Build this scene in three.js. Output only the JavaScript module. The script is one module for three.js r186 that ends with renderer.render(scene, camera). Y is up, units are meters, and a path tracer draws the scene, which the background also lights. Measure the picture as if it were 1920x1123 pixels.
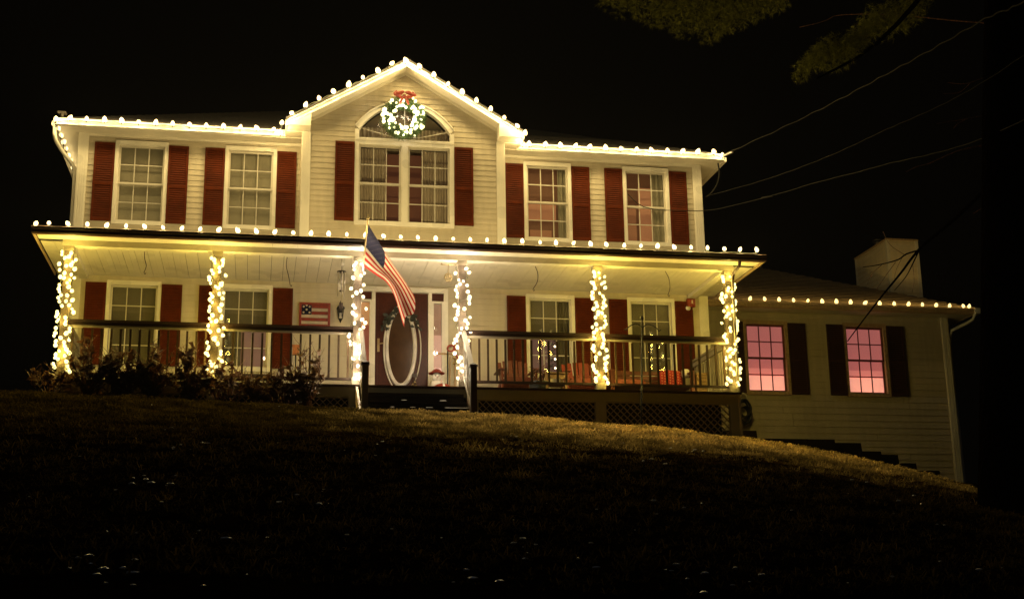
import * as THREE from 'three';
import { mergeGeometries } from 'three/addons/utils/BufferGeometryUtils.js';
import { ImprovedNoise } from 'three/addons/math/ImprovedNoise.js';

// ---------------------------------------------------------------- camera, sky, moon, exposure
const scene = new THREE.Scene();
const camera = new THREE.PerspectiveCamera(25.41, 1024 / 598, 0.1, 400);
camera.position.set(-2.45, -4.0035, 23.036);
camera.rotation.set(0.24991, -0.19142, -0.01545, 'YXZ');
const renderer = new THREE.WebGLRenderer({ antialias: true });
renderer.toneMapping = THREE.LinearToneMapping;
renderer.toneMappingExposure = 1.0;
renderer.shadowMap.enabled = true;
{
  const w = 64, h = 32, d = new Float32Array(w * h * 4);
  for (let y = 0; y < h; y++) for (let x = 0; x < w; x++) {
    const up = Math.max(0, (y + 0.5) / h * 2 - 1), i = (y * w + x) * 4, k = 0.00042 * (1 - 0.4 * up);
    d[i] = k * 1.0; d[i + 1] = k * 0.86; d[i + 2] = k * 0.8; d[i + 3] = 1;
  }
  const sky = new THREE.DataTexture(d, w, h, THREE.RGBAFormat, THREE.FloatType);
  sky.mapping = THREE.EquirectangularReflectionMapping; sky.magFilter = THREE.LinearFilter; sky.needsUpdate = true;
  scene.background = sky; scene.environment = sky;
}
const moon = new THREE.DirectionalLight(new THREE.Color(0.86, 0.93, 1.0), 0.045);
moon.position.set(-8, 40, 13); moon.target.position.set(0, 0, 2); moon.castShadow = true; moon.shadow.radius = 2;
moon.shadow.mapSize.set(2048, 2048);
Object.assign(moon.shadow.camera, { left: -25, right: 25, top: 25, bottom: -25, near: 1, far: 100 });
scene.add(moon, moon.target);
scene.fog = new THREE.FogExp2(0xffffff, 0.00028); // thin haze added in place of lens bloom around the lamps
const WARM = new THREE.Color(1, 0.74, 0.3), YELLOW = new THREE.Color(1, 0.725, 0.13), WHITE = new THREE.Color(1, 0.81, 0.54), AMBER = new THREE.Color(1, 0.6, 0.13);
const I_EAVE = 1.2, I_GUTTER = 1.05, I_POST = 2.5, I_WING = 0.27;

// ---------------------------------------------------------------- helpers
let seed = 7;
const rnd = () => { seed = (seed * 1664525 + 1013904223) >>> 0; return seed / 4294967296; };
const rr = (a, b) => a + (b - a) * rnd();
const V = (x, y, z) => new THREE.Vector3(x, y, z);
const perlin = new ImprovedNoise();
const pn = (x, y, z = 0) => perlin.noise(x + 31.7, y + 11.3, z + 5.1);
const ZERO = V(0, 0, 0);
const taken = {};
function numbered(n) { taken[n] = (taken[n] ?? -1) + 1; return taken[n] ? `${n}_${String(taken[n]).padStart(3, '0')}` : n; }
function thing(name, label, category, pos = [0, 0, 0], group) {
  const o = new THREE.Group(); o.name = numbered(name); o.position.set(...pos); o.base = o.position.clone(); scene.add(o);
  o.userData = { label, category }; if (group) o.userData.group = group;
  return o;
}
function struct(name, geos, mat) { const m = mk(name, geos, mat, scene); m.userData.kind = 'structure'; return m; }
const stuff = (o) => { o.userData.kind = 'stuff'; return o; };
function prep(g) {
  if (g.index) g = g.toNonIndexed();
  if (!g.attributes.normal) g.computeVertexNormals();
  for (const k of Object.keys(g.attributes)) if (!['position', 'normal', 'uv'].includes(k)) g.deleteAttribute(k);
  const p = g.attributes.position, n = g.attributes.normal;
  if (!g.keepUv) {
    const uv = new Float32Array(p.count * 2);
    for (let i = 0; i < p.count; i += 3) {
      let ax = 0, ay = 0, az = 0;
      for (let k = 0; k < 3; k++) { ax += n.getX(i + k); ay += n.getY(i + k); az += n.getZ(i + k); }
      ax = Math.abs(ax); ay = Math.abs(ay); az = Math.abs(az);
      for (let k = 0; k < 3; k++) {
        const x = p.getX(i + k), y = p.getY(i + k), z = p.getZ(i + k), j = (i + k) * 2;
        if (az >= ax && az >= ay) { uv[j] = x; uv[j + 1] = y; } else if (ay >= ax) { uv[j] = x; uv[j + 1] = z; } else { uv[j] = z; uv[j + 1] = y; }
      }
    }
    g.setAttribute('uv', new THREE.BufferAttribute(uv, 2));
  }
  return g;
}
const merged = (geos) => { const a = (Array.isArray(geos) ? geos : [geos]).map(prep); return a.length > 1 ? mergeGeometries(a) : a[0]; };
// geometry in world coordinates -> a named part below its thing
function mk(name, geos, mat, parent) {
  const g = merged(geos), b = parent.base ?? ZERO;
  if (b !== ZERO) g.translate(-b.x, -b.y, -b.z);
  const m = new THREE.Mesh(g, mat); m.name = parent === scene ? numbered(name) : name; m.base = b; m.castShadow = m.receiveShadow = true;
  parent.add(m); return m;
}
// a part that shares its geometry: own place and turn (world coordinates)
function inst(name, geo, mat, parent, pos, rot, scl) {
  const m = new THREE.Mesh(geo, mat), b = parent.base ?? ZERO; m.name = name; m.base = b;
  m.position.set(pos[0] - b.x, pos[1] - b.y, pos[2] - b.z); if (rot) m.rotation.set(...rot); if (scl) m.scale.set(...scl);
  m.castShadow = m.receiveShadow = true; parent.add(m); return m;
}
function sub(name, parent) { const g = new THREE.Group(); g.name = name; g.base = parent.base ?? ZERO; parent.add(g); return g; }
function box(x0, x1, y0, y1, z0, z1) { const g = new THREE.BoxGeometry(Math.abs(x1 - x0), Math.abs(y1 - y0), Math.abs(z1 - z0)); g.translate((x0 + x1) / 2, (y0 + y1) / 2, (z0 + z1) / 2); return g; }
// eight corners: 0-3 bottom (x0z0, x1z0, x1z1, x0z1), 4-7 top
function hexa(p) {
  const q = [[0, 1, 2, 3], [7, 6, 5, 4], [0, 4, 5, 1], [1, 5, 6, 2], [2, 6, 7, 3], [3, 7, 4, 0]], a = [];
  for (const [i, j, k, l] of q) for (const n of [i, j, k, i, k, l]) a.push(...p[n]);
  const g = new THREE.BufferGeometry(); g.setAttribute('position', new THREE.Float32BufferAttribute(a, 3)); g.computeVertexNormals(); return g;
}
function tube(pts, r, seg = 0, rad = 5, closed = false) {
  const c = new THREE.CatmullRomCurve3(pts.map((p) => (p.isVector3 ? p : V(...p))), closed);
  return new THREE.TubeGeometry(c, seg || Math.max(2, pts.length * 3), r, rad, closed);
}
// tapered tube along points with radii
function limb(pts, r0, r1, rad = 6) {
  const c = new THREE.CatmullRomCurve3(pts.map((p) => V(...p))), n = pts.length * 3, g = new THREE.TubeGeometry(c, n, 1, rad), p = g.attributes.position;
  for (let i = 0; i <= n; i++) {
    const o = c.getPointAt(i / n), r = r0 + (r1 - r0) * i / n;
    for (let k = 0; k <= rad; k++) { const j = i * (rad + 1) + k; p.setXYZ(j, o.x + (p.getX(j) - o.x) * r, o.y + (p.getY(j) - o.y) * r, o.z + (p.getZ(j) - o.z) * r); }
  }
  g.computeVertexNormals(); return g;
}
// straight bar of rectangular section between two points
function bar(a, b, w, h) {
  a = V(...a); b = V(...b); const d = b.clone().sub(a), g = new THREE.BoxGeometry(w, h, d.length());
  const m = new THREE.Matrix4().lookAt(b, a, Math.abs(d.y) > 0.95 * d.length() ? V(1, 0, 0) : V(0, 1, 0)); m.setPosition(a.add(b).multiplyScalar(0.5));
  g.applyMatrix4(m); return g;
}
function rodG(a, b, r, rad = 6) { return tube([a, b], r, 1, rad); }
function extrude(pts, depth, bevel = 0) {
  const s = new THREE.Shape(pts.map((p) => new THREE.Vector2(...p)));
  return new THREE.ExtrudeGeometry(s, { depth, bevelEnabled: bevel > 0, bevelSize: bevel, bevelThickness: bevel, bevelSegments: 1, curveSegments: 8 });
}
// a profile in (z, y) swept along x
function alongX(prof, x0, x1) { const g = extrude(prof.map(([z, y]) => [-z, y]), x1 - x0); g.rotateY(Math.PI / 2); g.translate(x0, 0, 0); return g; }

// ---------------------------------------------------------------- textures (grain, stain, wear only)
function tex(size, fn, srgb = true, rep = 1) {
  const d = new Uint8Array(size * size * 4);
  for (let y = 0; y < size; y++) for (let x = 0; x < size; x++) {
    const c = fn(x / size, y / size), i = (y * size + x) * 4;
    for (let k = 0; k < 3; k++) d[i + k] = Math.max(0, Math.min(255, 255 * (c.length ? c[k] : c)));
    d[i + 3] = 255;
  }
  const t = new THREE.DataTexture(d, size, size); t.wrapS = t.wrapT = THREE.RepeatWrapping; t.magFilter = THREE.LinearFilter;
  if (srgb) t.colorSpace = THREE.SRGBColorSpace; t.repeat.set(rep, rep); t.needsUpdate = true; return t;
}
// periodic value noise
const lat = Array.from({ length: 4096 }, () => rnd());
function vn(u, v, n, o = 0) {
  const x = u * n, y = v * n, xi = Math.floor(x), yi = Math.floor(y), fx = x - xi, fy = y - yi, s = (t) => t * t * (3 - 2 * t);
  const L = (i, j) => lat[((((i % n) + n) % n) * 57 + (((j % n) + n) % n) * 131 + o * 977) & 4095];
  const a = L(xi, yi), b = L(xi + 1, yi), c = L(xi, yi + 1), e = L(xi + 1, yi + 1), sx = s(fx), sy = s(fy);
  return (a + (b - a) * sx) * (1 - sy) + (c + (e - c) * sx) * sy;
}
const fb = (u, v, n, o = 0) => 0.5 * vn(u, v, n, o) + 0.28 * vn(u, v, n * 2, o + 1) + 0.15 * vn(u, v, n * 4, o + 2) + 0.07 * vn(u, v, n * 8, o + 3);
const T = {
  vinyl: tex(256, (u, v) => { const k = 0.84 + 0.11 * fb(u, v, 3) + 0.05 * vn(u, v * 0.2 + u * 0.1, 40, 2); return [k, k * 0.995, k * 0.97]; }, true, 0.45),
  vinylBump: tex(256, (u, v) => 0.4 * vn(u, v, 8, 5) + 0.6 * vn(u * 0.25, v, 64, 6), false, 1.7),
  trim: tex(256, (u, v) => { const s = vn(u, v, 5, 3), k = 0.86 + 0.1 * fb(u, v, 6, 3) - (s > 0.78 ? 0.05 : 0); return [k, k, k * 0.98]; }, true, 0.7),
  paint: tex(256, (u, v) => { const k = 0.72 + 0.28 * fb(u, v, 8, 7); return [k, k * 0.98, k * 0.97]; }, true, 0.9),
  wood: tex(256, (u, v) => { const g = vn(u, v * 0.5, 6, 4) + 0.35 * vn(u, v, 64, 8), k = 0.66 + 0.24 * Math.abs(Math.sin(g * 9)); return [k, k * 0.93, k * 0.86]; }, true, 2),
  grit: tex(256, (u, v) => { const k = 0.55 + 0.45 * vn(u, v, 128, 1) * (0.6 + 0.4 * vn(u, v, 9, 2)); return [k, k * 0.97, k * 0.93]; }, true, 1.6),
  bark: tex(256, (u, v) => { const k = 0.45 + 0.55 * Math.abs(vn(u, v * 0.3, 24, 3) - 0.5) * 2; return [k, k * 0.92, k * 0.85]; }, true, 1.5),
  soil: tex(512, (u, v) => { const a = fb(u, v, 6, 9), b = vn(u, v, 128, 4), c = vn(u, v, 40, 2); return [0.42 + 0.34 * a + 0.2 * b, 0.4 + 0.3 * a + 0.16 * b * c, 0.24 + 0.2 * a + 0.12 * b]; }, true, 0.25),
  bump: tex(256, (u, v) => fb(u, v, 16, 5), false, 1.2),
};
const mat = (rgb, roughness = 0.6, o = {}) => new THREE.MeshStandardMaterial({ color: new THREE.Color().setRGB(...rgb), roughness, ...o });
const matte = (rgb, o = {}) => new THREE.MeshPhysicalMaterial({ color: new THREE.Color().setRGB(...rgb), roughness: 1, specularIntensity: 0, ...o });
const leafy = (rgb) => new THREE.MeshPhysicalMaterial({ color: new THREE.Color().setRGB(...rgb), roughness: 0.9, map: T.paint, transmission: 0.4, thickness: 0, side: THREE.DoubleSide });
const cloth = (rgb) => new THREE.MeshPhysicalMaterial({ color: new THREE.Color().setRGB(...rgb), roughness: 0.95, specularIntensity: 0.12, map: T.paint, transmission: 0.45, thickness: 0, side: THREE.DoubleSide });
const M = {
  siding: mat([0.54, 0.475, 0.365], 0.5, { map: T.vinyl, bumpMap: T.vinylBump, bumpScale: 0.0015 }),
  trim: mat([0.82, 0.77, 0.68], 0.45, { map: T.trim }),
  soffit: mat([0.8, 0.74, 0.63], 0.5, { map: T.trim }),
  shutter: matte([0.108, 0.0205, 0.0045], { roughness: 0.6, specularIntensity: 0.12, map: T.paint }),
  shutterDark: mat([0.05, 0.018, 0.012], 0.5, { map: T.paint }),
  brown: mat([0.06, 0.026, 0.018], 0.4, { map: T.paint }),
  darkwood: mat([0.05, 0.026, 0.017], 0.55, { map: T.wood }),
  tan: mat([0.62, 0.52, 0.37], 0.6, { map: T.wood }),
  chase: mat([0.86, 0.76, 0.58], 0.5, { map: T.vinyl }),
  baluster: matte([0.085, 0.062, 0.04], { roughness: 0.7, specularIntensity: 0.2, map: T.wood }),
  rim: mat([0.26, 0.255, 0.2], 0.6, { map: T.trim }),
  bow: mat([0.34, 0.042, 0.018], 0.5, { map: T.paint }),
  post: mat([0.17, 0.145, 0.115], 0.6, { map: T.wood }),
  rail: mat([0.36, 0.31, 0.24], 0.5, { map: T.trim }),
  shingle: mat([0.03, 0.026, 0.024], 0.9, { map: T.grit, bumpMap: T.bump, bumpScale: 0.004 }),
  wingShingle: mat([0.2, 0.16, 0.115], 0.9, { map: T.grit, bumpMap: T.bump, bumpScale: 0.004 }),
  mahogany: matte([0.08, 0.0175, 0.006], { roughness: 0.4, specularIntensity: 0.4, map: T.wood }),
  sash: mat([0.62, 0.57, 0.49], 0.45, { map: T.trim }),
  glass: new THREE.MeshPhysicalMaterial({ color: 0xffffff, roughness: 0.02, transmission: 1, thickness: 0, ior: 1.5, specularIntensity: 0.5 }),
  dark: mat([0.012, 0.01, 0.009], 0.9),
  step: mat([0.022, 0.02, 0.022], 0.7, { map: T.wood }),
  lattice: mat([0.4, 0.39, 0.34], 0.7, { map: T.wood }),
  iron: mat([0.02, 0.018, 0.017], 0.4, { metalness: 0.6, map: T.paint }),
  wire: matte([0.034, 0.034, 0.03], { map: T.paint }),
  cord: mat([0.10, 0.11, 0.07], 0.5, { map: T.paint }),
  red: mat([0.3, 0.034, 0.014], 0.5, { map: T.wood }),
  flagRed: cloth([0.5, 0.035, 0.025]),
  flagWhite: cloth([0.8, 0.74, 0.64]),
  flagBlue: cloth([0.02, 0.022, 0.07]),
  white: mat([0.8, 0.78, 0.74], 0.5, { map: T.paint }),
  brass: mat([0.62, 0.5, 0.26], 0.3, { metalness: 0.9, map: T.paint }),
  steel: mat([0.62, 0.6, 0.57], 0.3, { metalness: 0.9, map: T.paint }),
  bark: matte([0.004, 0.003, 0.0022], { map: T.bark, bumpMap: T.bark, bumpScale: 0.02 }),
  twig: mat([0.26, 0.12, 0.065], 0.8, { map: T.bark }),
  needle: matte([0.15, 0.15, 0.03], { side: THREE.DoubleSide }),
  leaf: leafy([0.13, 0.06, 0.024]),
  leafDry: leafy([0.22, 0.12, 0.05]),
  leafBlack: mat([0.012, 0.014, 0.008], 0.6, { side: THREE.DoubleSide }),
  evergreen: mat([0.022, 0.04, 0.009], 0.6, { side: THREE.DoubleSide }),
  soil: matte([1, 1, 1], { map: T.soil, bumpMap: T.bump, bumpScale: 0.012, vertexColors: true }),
  snow: mat([0.88, 0.9, 0.92], 0.35, { map: T.paint }),
  timber: matte([0.02, 0.015, 0.012], { map: T.wood }),
  stone: mat([0.2, 0.18, 0.15], 0.9, { map: T.grit }),
  wicker: mat([0.42, 0.3, 0.14], 0.7, { map: T.wood }),
  plastic: mat([0.02, 0.022, 0.02], 0.45, { map: T.paint }),
};
const shade = (rgb, em, k = 1) => mat(rgb, 0.9, { map: T.trim, ...(em ? { emissive: new THREE.Color().setRGB(...em), emissiveIntensity: k } : {}) });

const lathe = (p, n = 10) => new THREE.LatheGeometry(p.map(([x, y]) => new THREE.Vector2(x, y)), n);
const bigBulb = prep(lathe([[0.001, -0.05], [0.022, -0.048], [0.036, -0.026], [0.04, -0.002], [0.032, 0.028], [0.015, 0.052], [0.001, 0.062]]));
const miniBulb = prep(lathe([[0.001, -0.036], [0.016, -0.032], [0.03, -0.012], [0.032, 0.006], [0.022, 0.028], [0.001, 0.042]], 8));
const glow = (c, k) => mat([0.8, 0.75, 0.65], 0.4, { emissive: c, emissiveIntensity: k });
function lamp(parent, p, color, intensity) {
  const l = new THREE.PointLight(color, intensity, 0, 2); l.position.set(p[0] - parent.base.x, p[1] - parent.base.y, p[2] - parent.base.z);
  l.castShadow = true; l.shadow.radius = 2; l.name = 'bulb_light'; parent.add(l);
}
// ---------------------------------------------------------------- terrain
const lerpT = (t, x) => { if (x <= t[0][0]) return t[0][1]; for (let i = 1; i < t.length; i++) if (x <= t[i][0]) { const k = (x - t[i - 1][0]) / (t[i][0] - t[i - 1][0]); return t[i - 1][1] + (t[i][1] - t[i - 1][1]) * k; } return t.at(-1)[1]; };
const CREST = [[-30, -0.3], [-10, -0.4], [-6, -0.47], [-5, -0.5], [-3.9, -0.54], [-2.3, -0.6], [-0.8, -0.65], [0.75, -0.7], [1.8, -0.76], [2.6, -0.82], [3.5, -0.87], [4.4, -0.9], [6, -0.99], [7.1, -1.15], [8, -1.45], [8.65, -1.64], [9.6, -2.0], [11, -2.56], [14, -3.4], [30, -6]];
const WALLG = [[-30, -0.45], [4, -0.72], [5.7, -0.62], [7.4, -0.72], [8.7, -0.88], [11.3, -1.16], [14, -2], [30, -5]];
const CZ = [[-30, 3], [3.5, 3], [5.5, 2.3], [7, 2], [30, 2]];
function H(x, z) {
  const zc = lerpT(CZ, x), c = lerpT(CREST, x);
  let y;
  if (z >= zc) { const d = z - zc, s = 0.262 - 0.012 * Math.min(1, d / 6); y = c - s * (d * d / (d + 0.5)) - 0.02 * Math.sin(d * 0.9 + x * 0.35) * Math.min(1, d / 3); if (z > 24) y = Math.max(y, c - 0.255 * 21.5); }
  else { const t = Math.max(0, Math.min(1, (zc - z) / (zc + 1.2))), k = Math.max(0, Math.min(1, (x - 4.6) / 1.5)); y = c - 0.05 * t * (1 - k) + (lerpT(WALLG, x) - c) * k * (t * t * (3 - 2 * t)); }
  const lump = z > zc - 0.5 ? 1 : 0.3;
  return y + lump * (0.035 * pn(x * 0.8, z * 0.8) + 0.02 * pn(x * 2.3, z * 2.3, 3));
}
// straw colour with the lamplight painted in: only along the crest, mostly on the right
const dryAndLit = (x, z) => { const d = pn(x * 1.1, z * 1.1, 9) + 0.5 * pn(x * 3, z * 3, 2); return Math.max(0, Math.min(1, 0.5 + (x - 0.6) / 4 + 0.5 * d)) * Math.max(0, Math.min(1, 1.35 - (z - lerpT(CZ, x)) / 4.6 + 0.6 * d)); };
{
  const xs = [], zs = [];
  for (let x = -120; x < -10; x += 10) xs.push(x); for (let x = -10; x < 14; x += 0.16) xs.push(x); for (let x = 14; x <= 120; x += 8) xs.push(x);
  for (let z = -120; z < -4; z += 8) zs.push(z); for (let z = -4; z < 18; z += 0.16) zs.push(z); for (let z = 18; z < 40; z += 1) zs.push(z); for (let z = 40; z <= 140; z += 10) zs.push(z);
  const pos = [], uv = [], idx = [], vc = [];
  for (const z of zs) for (const x of xs) { pos.push(x, H(x, z), z); uv.push(x, z); const t = dryAndLit(x, z); const k = 0.55 + 0.9 * Math.max(0, pn(x * 2.6, z * 2.6, 7) + 0.35); const q = Math.max(0.35, Math.min(1.6, 1.7 - (z - 3) / 5)); vc.push(q * 0.04 * k + 0.125 * t * k, q * 0.028 * k + 0.1 * t * k, q * 0.012 * k + 0.06 * t * k); }  // soil painted paler at the lit crest, darker where lamplight falls off
  const nx = xs.length;
  for (let j = 0; j < zs.length - 1; j++) for (let i = 0; i < nx - 1; i++) { const a = j * nx + i; idx.push(a, a + nx, a + 1, a + 1, a + nx, a + nx + 1); }
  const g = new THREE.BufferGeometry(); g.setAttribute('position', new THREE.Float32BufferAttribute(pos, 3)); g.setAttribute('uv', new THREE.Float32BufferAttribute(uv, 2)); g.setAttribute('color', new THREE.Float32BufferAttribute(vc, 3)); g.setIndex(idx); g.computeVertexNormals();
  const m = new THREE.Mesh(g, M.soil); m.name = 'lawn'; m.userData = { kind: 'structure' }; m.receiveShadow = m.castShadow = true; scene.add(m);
}

// ================================================================ THE HOUSE
const house = thing('house', 'two storey house with cream siding, dark red shutters and a lit front gable', 'house');
const HX0 = -5.74, HX1 = 5.755, SOF = 4.77, BX0 = -1.86, BX1 = 1.80, BZ = 0.6;

// a wall sheet with openings (rectangles x0,x1,y0,y1), 0.2 thick, whose face is just behind the boards
function sheathing(outline, holes, zf, parent, name = 'wall', th = 0.2) {
  const s = new THREE.Shape(outline.map((p) => new THREE.Vector2(...p)));
  for (const h of holes) { const q = new THREE.Path(); if (h.arch) { q.moveTo(h.x0, h.y0); q.lineTo(h.x1, h.y0); q.lineTo(h.x1, h.y1); for (let k = 1; k < 13; k++) q.lineTo(...h.arch(h.x1 + (h.x0 - h.x1) * k / 13)); q.lineTo(h.x0, h.y1); q.closePath(); } else { q.moveTo(h.x0, h.y0); q.lineTo(h.x1, h.y0); q.lineTo(h.x1, h.y1); q.lineTo(h.x0, h.y1); q.closePath(); } s.holes.push(q); }
  const g = new THREE.ExtrudeGeometry(s, { depth: th, bevelEnabled: false }); g.translate(0, 0, zf - th);
  return mk(name, g, M.siding, parent);
}
// lapped boards over a wall: each course is one piece, cut at openings
function clapboards(wall, x0, x1, y0, y1, zf, holes, h = 0.102, trimEnds, m = M.siding) {
  for (let y = y0; y < y1 - 0.01; y += h) {
    const yt = Math.min(y + h, y1), ym = (y + yt) / 2, e = trimEnds ? [trimEnds(y), trimEnds(yt)] : [[x0, x1], [x0, x1]];
    let segs = [[e[0][0], e[0][1], e[1][0], e[1][1]]];
    if (e[1][0] >= e[1][1]) { const mid = (e[0][0] + e[0][1]) / 2; segs = [[e[0][0], e[0][1], mid - 0.01, mid + 0.01]]; }
    for (const o of holes) {
      let hx0 = o.x0, hx1 = o.x1;
      if (o.arch && ym > o.y1) { let a = null, b = null; for (let k = 0; k <= 60; k++) { const x = o.x0 + (o.x1 - o.x0) * k / 60; if (o.arch(x)[1] > y) { a ??= x; b = x; } } if (a === null) continue; hx0 = a; hx1 = b; } else if (ym < o.y0 || ym > o.y1) continue;
      segs = segs.flatMap((s) => { const l = Math.max(s[0], s[2]), r = Math.min(s[1], s[3]); if (hx1 <= l || hx0 >= r) return [s]; const q = []; if (hx0 > l) q.push([s[0], hx0, s[2], hx0]); if (hx1 < r) q.push([hx1, s[1], hx1, s[3]]); return q; });
    }
    for (const s of segs) {
      const cut = s[1] - s[0] > 2.2 ? [s[0], rr(s[0] + 0.7, s[1] - 0.7), s[1]] : [s[0], s[1]];
      for (let k = 0; k < cut.length - 1; k++) {
        const a = cut[k] + (k ? 0.0015 : 0), b = cut[k + 1] - (k < cut.length - 2 ? 0.0015 : 0), ta = k ? a : s[2], tb = k < cut.length - 2 ? b : s[3], j = rr(-0.0015, 0.0015);
        if (b - a < 0.004) continue;
        const zb = zf + 0.015 + j, zt = zf + 0.005;
        mk('clapboard', [hexa([[a, y - 0.004, zf], [b, y - 0.004, zf], [b, y - 0.004, zb], [a, y - 0.004, zb], [ta, yt - 0.001, zf], [tb, yt - 0.001, zf], [tb, yt - 0.001, zt], [ta, yt - 0.001, zt]])], m, wall);
      }
    }
  }
}
const paneG = prep(new THREE.BoxGeometry(1, 1, 0.004));
// a double hung window; x0 and top are the outer corner of its trim
function windowUnit(parent, x0, top, w, h, zf, o = {}) {
  const t = sub('window', parent), tw = o.trim ?? 0.062, y0 = top - h, x1 = x0 + w;
  const fr = o.frameMat ?? M.trim;
  if (tw) mk('frame', [box(x0, x0 + tw, y0, top, zf - 0.1, zf + 0.034), box(x1 - tw, x1, y0, top, zf - 0.1, zf + 0.034), box(x0 + tw, x1 - tw, top - tw, top, zf - 0.1, zf + 0.034), box(x0 + tw, x1 - tw, y0, y0 + tw, zf - 0.1, zf + 0.04),
    box(x0 + 0.008, x1 - 0.008, top, top + 0.012, zf, zf + 0.045), box(x0 + 0.012, x1 - 0.012, y0 - 0.012, y0, zf, zf + 0.045)], fr, t);
  const a = x0 + tw, b = x1 - tw, c = y0 + tw, d = top - tw, mid = (c + d) / 2, st = 0.034;
  const sashM = o.sashMat ?? M.sash;
  const mull = o.twin ? [[a, (a + b) / 2 - o.twin / 2], [(a + b) / 2 + o.twin / 2, b]] : [[a, b]];
  if (o.twin) mk('mullion', [box((a + b) / 2 - o.twin / 2, (a + b) / 2 + o.twin / 2, c, d, zf - 0.1, zf + 0.02), box((a + b) / 2 - o.twin / 2 + 0.02, (a + b) / 2 + o.twin / 2 - 0.02, c, d, zf + 0.02, zf + 0.032)], fr, t);
  for (const [l, r] of mull) for (const [s0, s1, z] of [[mid - st / 2, d, zf - 0.022], [c, mid + st / 2, zf - 0.052]]) {
    mk('sash', [box(l, l + st, s0, s1, z - 0.028, z), box(r - st, r, s0, s1, z - 0.028, z), box(l + st, r - st, s1 - st, s1, z - 0.028, z), box(l + st, r - st, s0, s0 + st, z - 0.028, z)], sashM, t);
    const il = l + st, ir = r - st, ib = s0 + st, it = s1 - st, pw = (ir - il) / 3, ph = (it - ib) / 2, mw = o.muntin ?? 0.016;
    mk('muntin', [box(il + pw - mw / 2, il + pw + mw / 2, ib, it, z - 0.02, z - 0.006), box(il + 2 * pw - mw / 2, il + 2 * pw + mw / 2, ib, it, z - 0.02, z - 0.006), ...[0, 1, 2].map((k) => box(il + k * pw + (k ? mw / 2 : 0), il + (k + 1) * pw - (k < 2 ? mw / 2 : 0), ib + ph - mw / 2, ib + ph + mw / 2, z - 0.02, z - 0.006))], o.muntinMat ?? sashM, t);
    for (let i = 0; i < 3; i++) for (let j = 0; j < 2; j++) inst('pane', paneG, M.glass, t, [il + (i + 0.5) * pw, ib + (j + 0.5) * ph, z - 0.014], [rr(-0.004, 0.004), rr(-0.004, 0.004), 0], [pw - mw, ph - mw, 1]);
  }
  // what hangs behind the glass
  for (const q of o.back ?? []) {
    const z = zf - (q.z ?? 0.13);
    if (q.folds) mk('curtain', drape(a + (b - a) * q.x0, a + (b - a) * q.x1, c + (d - c) * q.y0, c + (d - c) * q.y1, z, q.folds), q.m, t);
    else mk(q.name ?? 'roller_shade', box(a + (b - a) * q.x0, a + (b - a) * q.x1, c + (d - c) * q.y0, c + (d - c) * q.y1, z - 0.008, z), q.m, t);
  }
  return t;
}
function drape(x0, x1, y0, y1, z, folds, amp = 0.016) {
  const n = folds * 8, f = [], b = [];
  for (let i = 0; i <= n; i++) { const u = i / n, x = x0 + (x1 - x0) * u, k = Math.sin(u * folds * 6.283 + Math.sin(u * 17) * 0.8) * amp; f.push([x, z + k]); b.push([x, z + k - 0.004]); }
  const g = [];
  for (let i = 0; i < n; i++) g.push(hexa([[b[i][0], y0, b[i][1]], [b[i + 1][0], y0, b[i + 1][1]], [f[i + 1][0], y0, f[i + 1][1]], [f[i][0], y0, f[i][1]], [b[i][0], y1, b[i][1]], [b[i + 1][0], y1, b[i + 1][1]], [f[i + 1][0], y1, f[i + 1][1]], [f[i][0], y1, f[i][1]]]));
  return mergeGeometries(g.map(prep));
}
function shutter(parent, x0, x1, y0, y1, zf, m = M.shutter, label) {
  const t = sub('shutter', parent), s = 0.038, z0 = zf + 0.018, z1 = zf + 0.048, mid = y0 + (y1 - y0) * 0.47;
  mk('frame', [box(x0, x0 + s, y0, y1, z0, z1), box(x1 - s, x1, y0, y1, z0, z1), box(x0 + s, x1 - s, y0, y0 + 0.05, z0, z1), box(x0 + s, x1 - s, y1 - 0.05, y1, z0, z1), box(x0 + s, x1 - s, mid - 0.025, mid + 0.025, z0, z1), box(x0 + s, x1 - s, y0 + 0.05, y1 - 0.05, z0, z0 + 0.006)], m, t);
  const g = [];
  for (const [a, b] of [[y0 + 0.05, mid - 0.025], [mid + 0.025, y1 - 0.05]]) { const n = Math.round((b - a) / 0.04), q = (b - a) / n; for (let k = 0; k < n; k++) { const y = a + k * q; g.push(hexa([[x0 + s, y, z0 + 0.006], [x1 - s, y, z0 + 0.006], [x1 - s, y, z1 - 0.005], [x0 + s, y, z1 - 0.005], [x0 + s, y + q * 0.95, z0 + 0.006], [x1 - s, y + q * 0.95, z0 + 0.006], [x1 - s, y + q * 0.9, z0 + 0.012], [x0 + s, y + q * 0.9, z0 + 0.012]])); } }
  stuff(mk('louvres', g, m, t));
  if (label) t.userData.label = label;
}
function cornerBoard(parent, x0, x1, y0, y1, zf) {
  const g = [box(x0, x1, y0, y1, zf, zf + 0.028)], n = 4, w = (x1 - x0) / (n * 2 + 1);
  for (let k = 0; k < n; k++) g.push(box(x0 + w * (2 * k + 1), x0 + w * (2 * k + 2), y0, y1, zf + 0.028, zf + 0.034));
  mk('corner_board', g, M.trim, parent);
}
const WW = 0.915, WH = 1.53, UT = 4.65, LT = 2.08, GAP = 0.004;
const UX = [-5.105, -3.2, 2.265, 4.18], LX = UX;
const wh = (x, top, in_ = 0.03) => ({ x0: x + in_, x1: x + WW - in_, y0: top - WH + in_, y1: top - in_ });
const wc = (x, top) => ({ x0: x, x1: x + WW, y0: top - WH - 0.012, y1: top + 0.012 });

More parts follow.
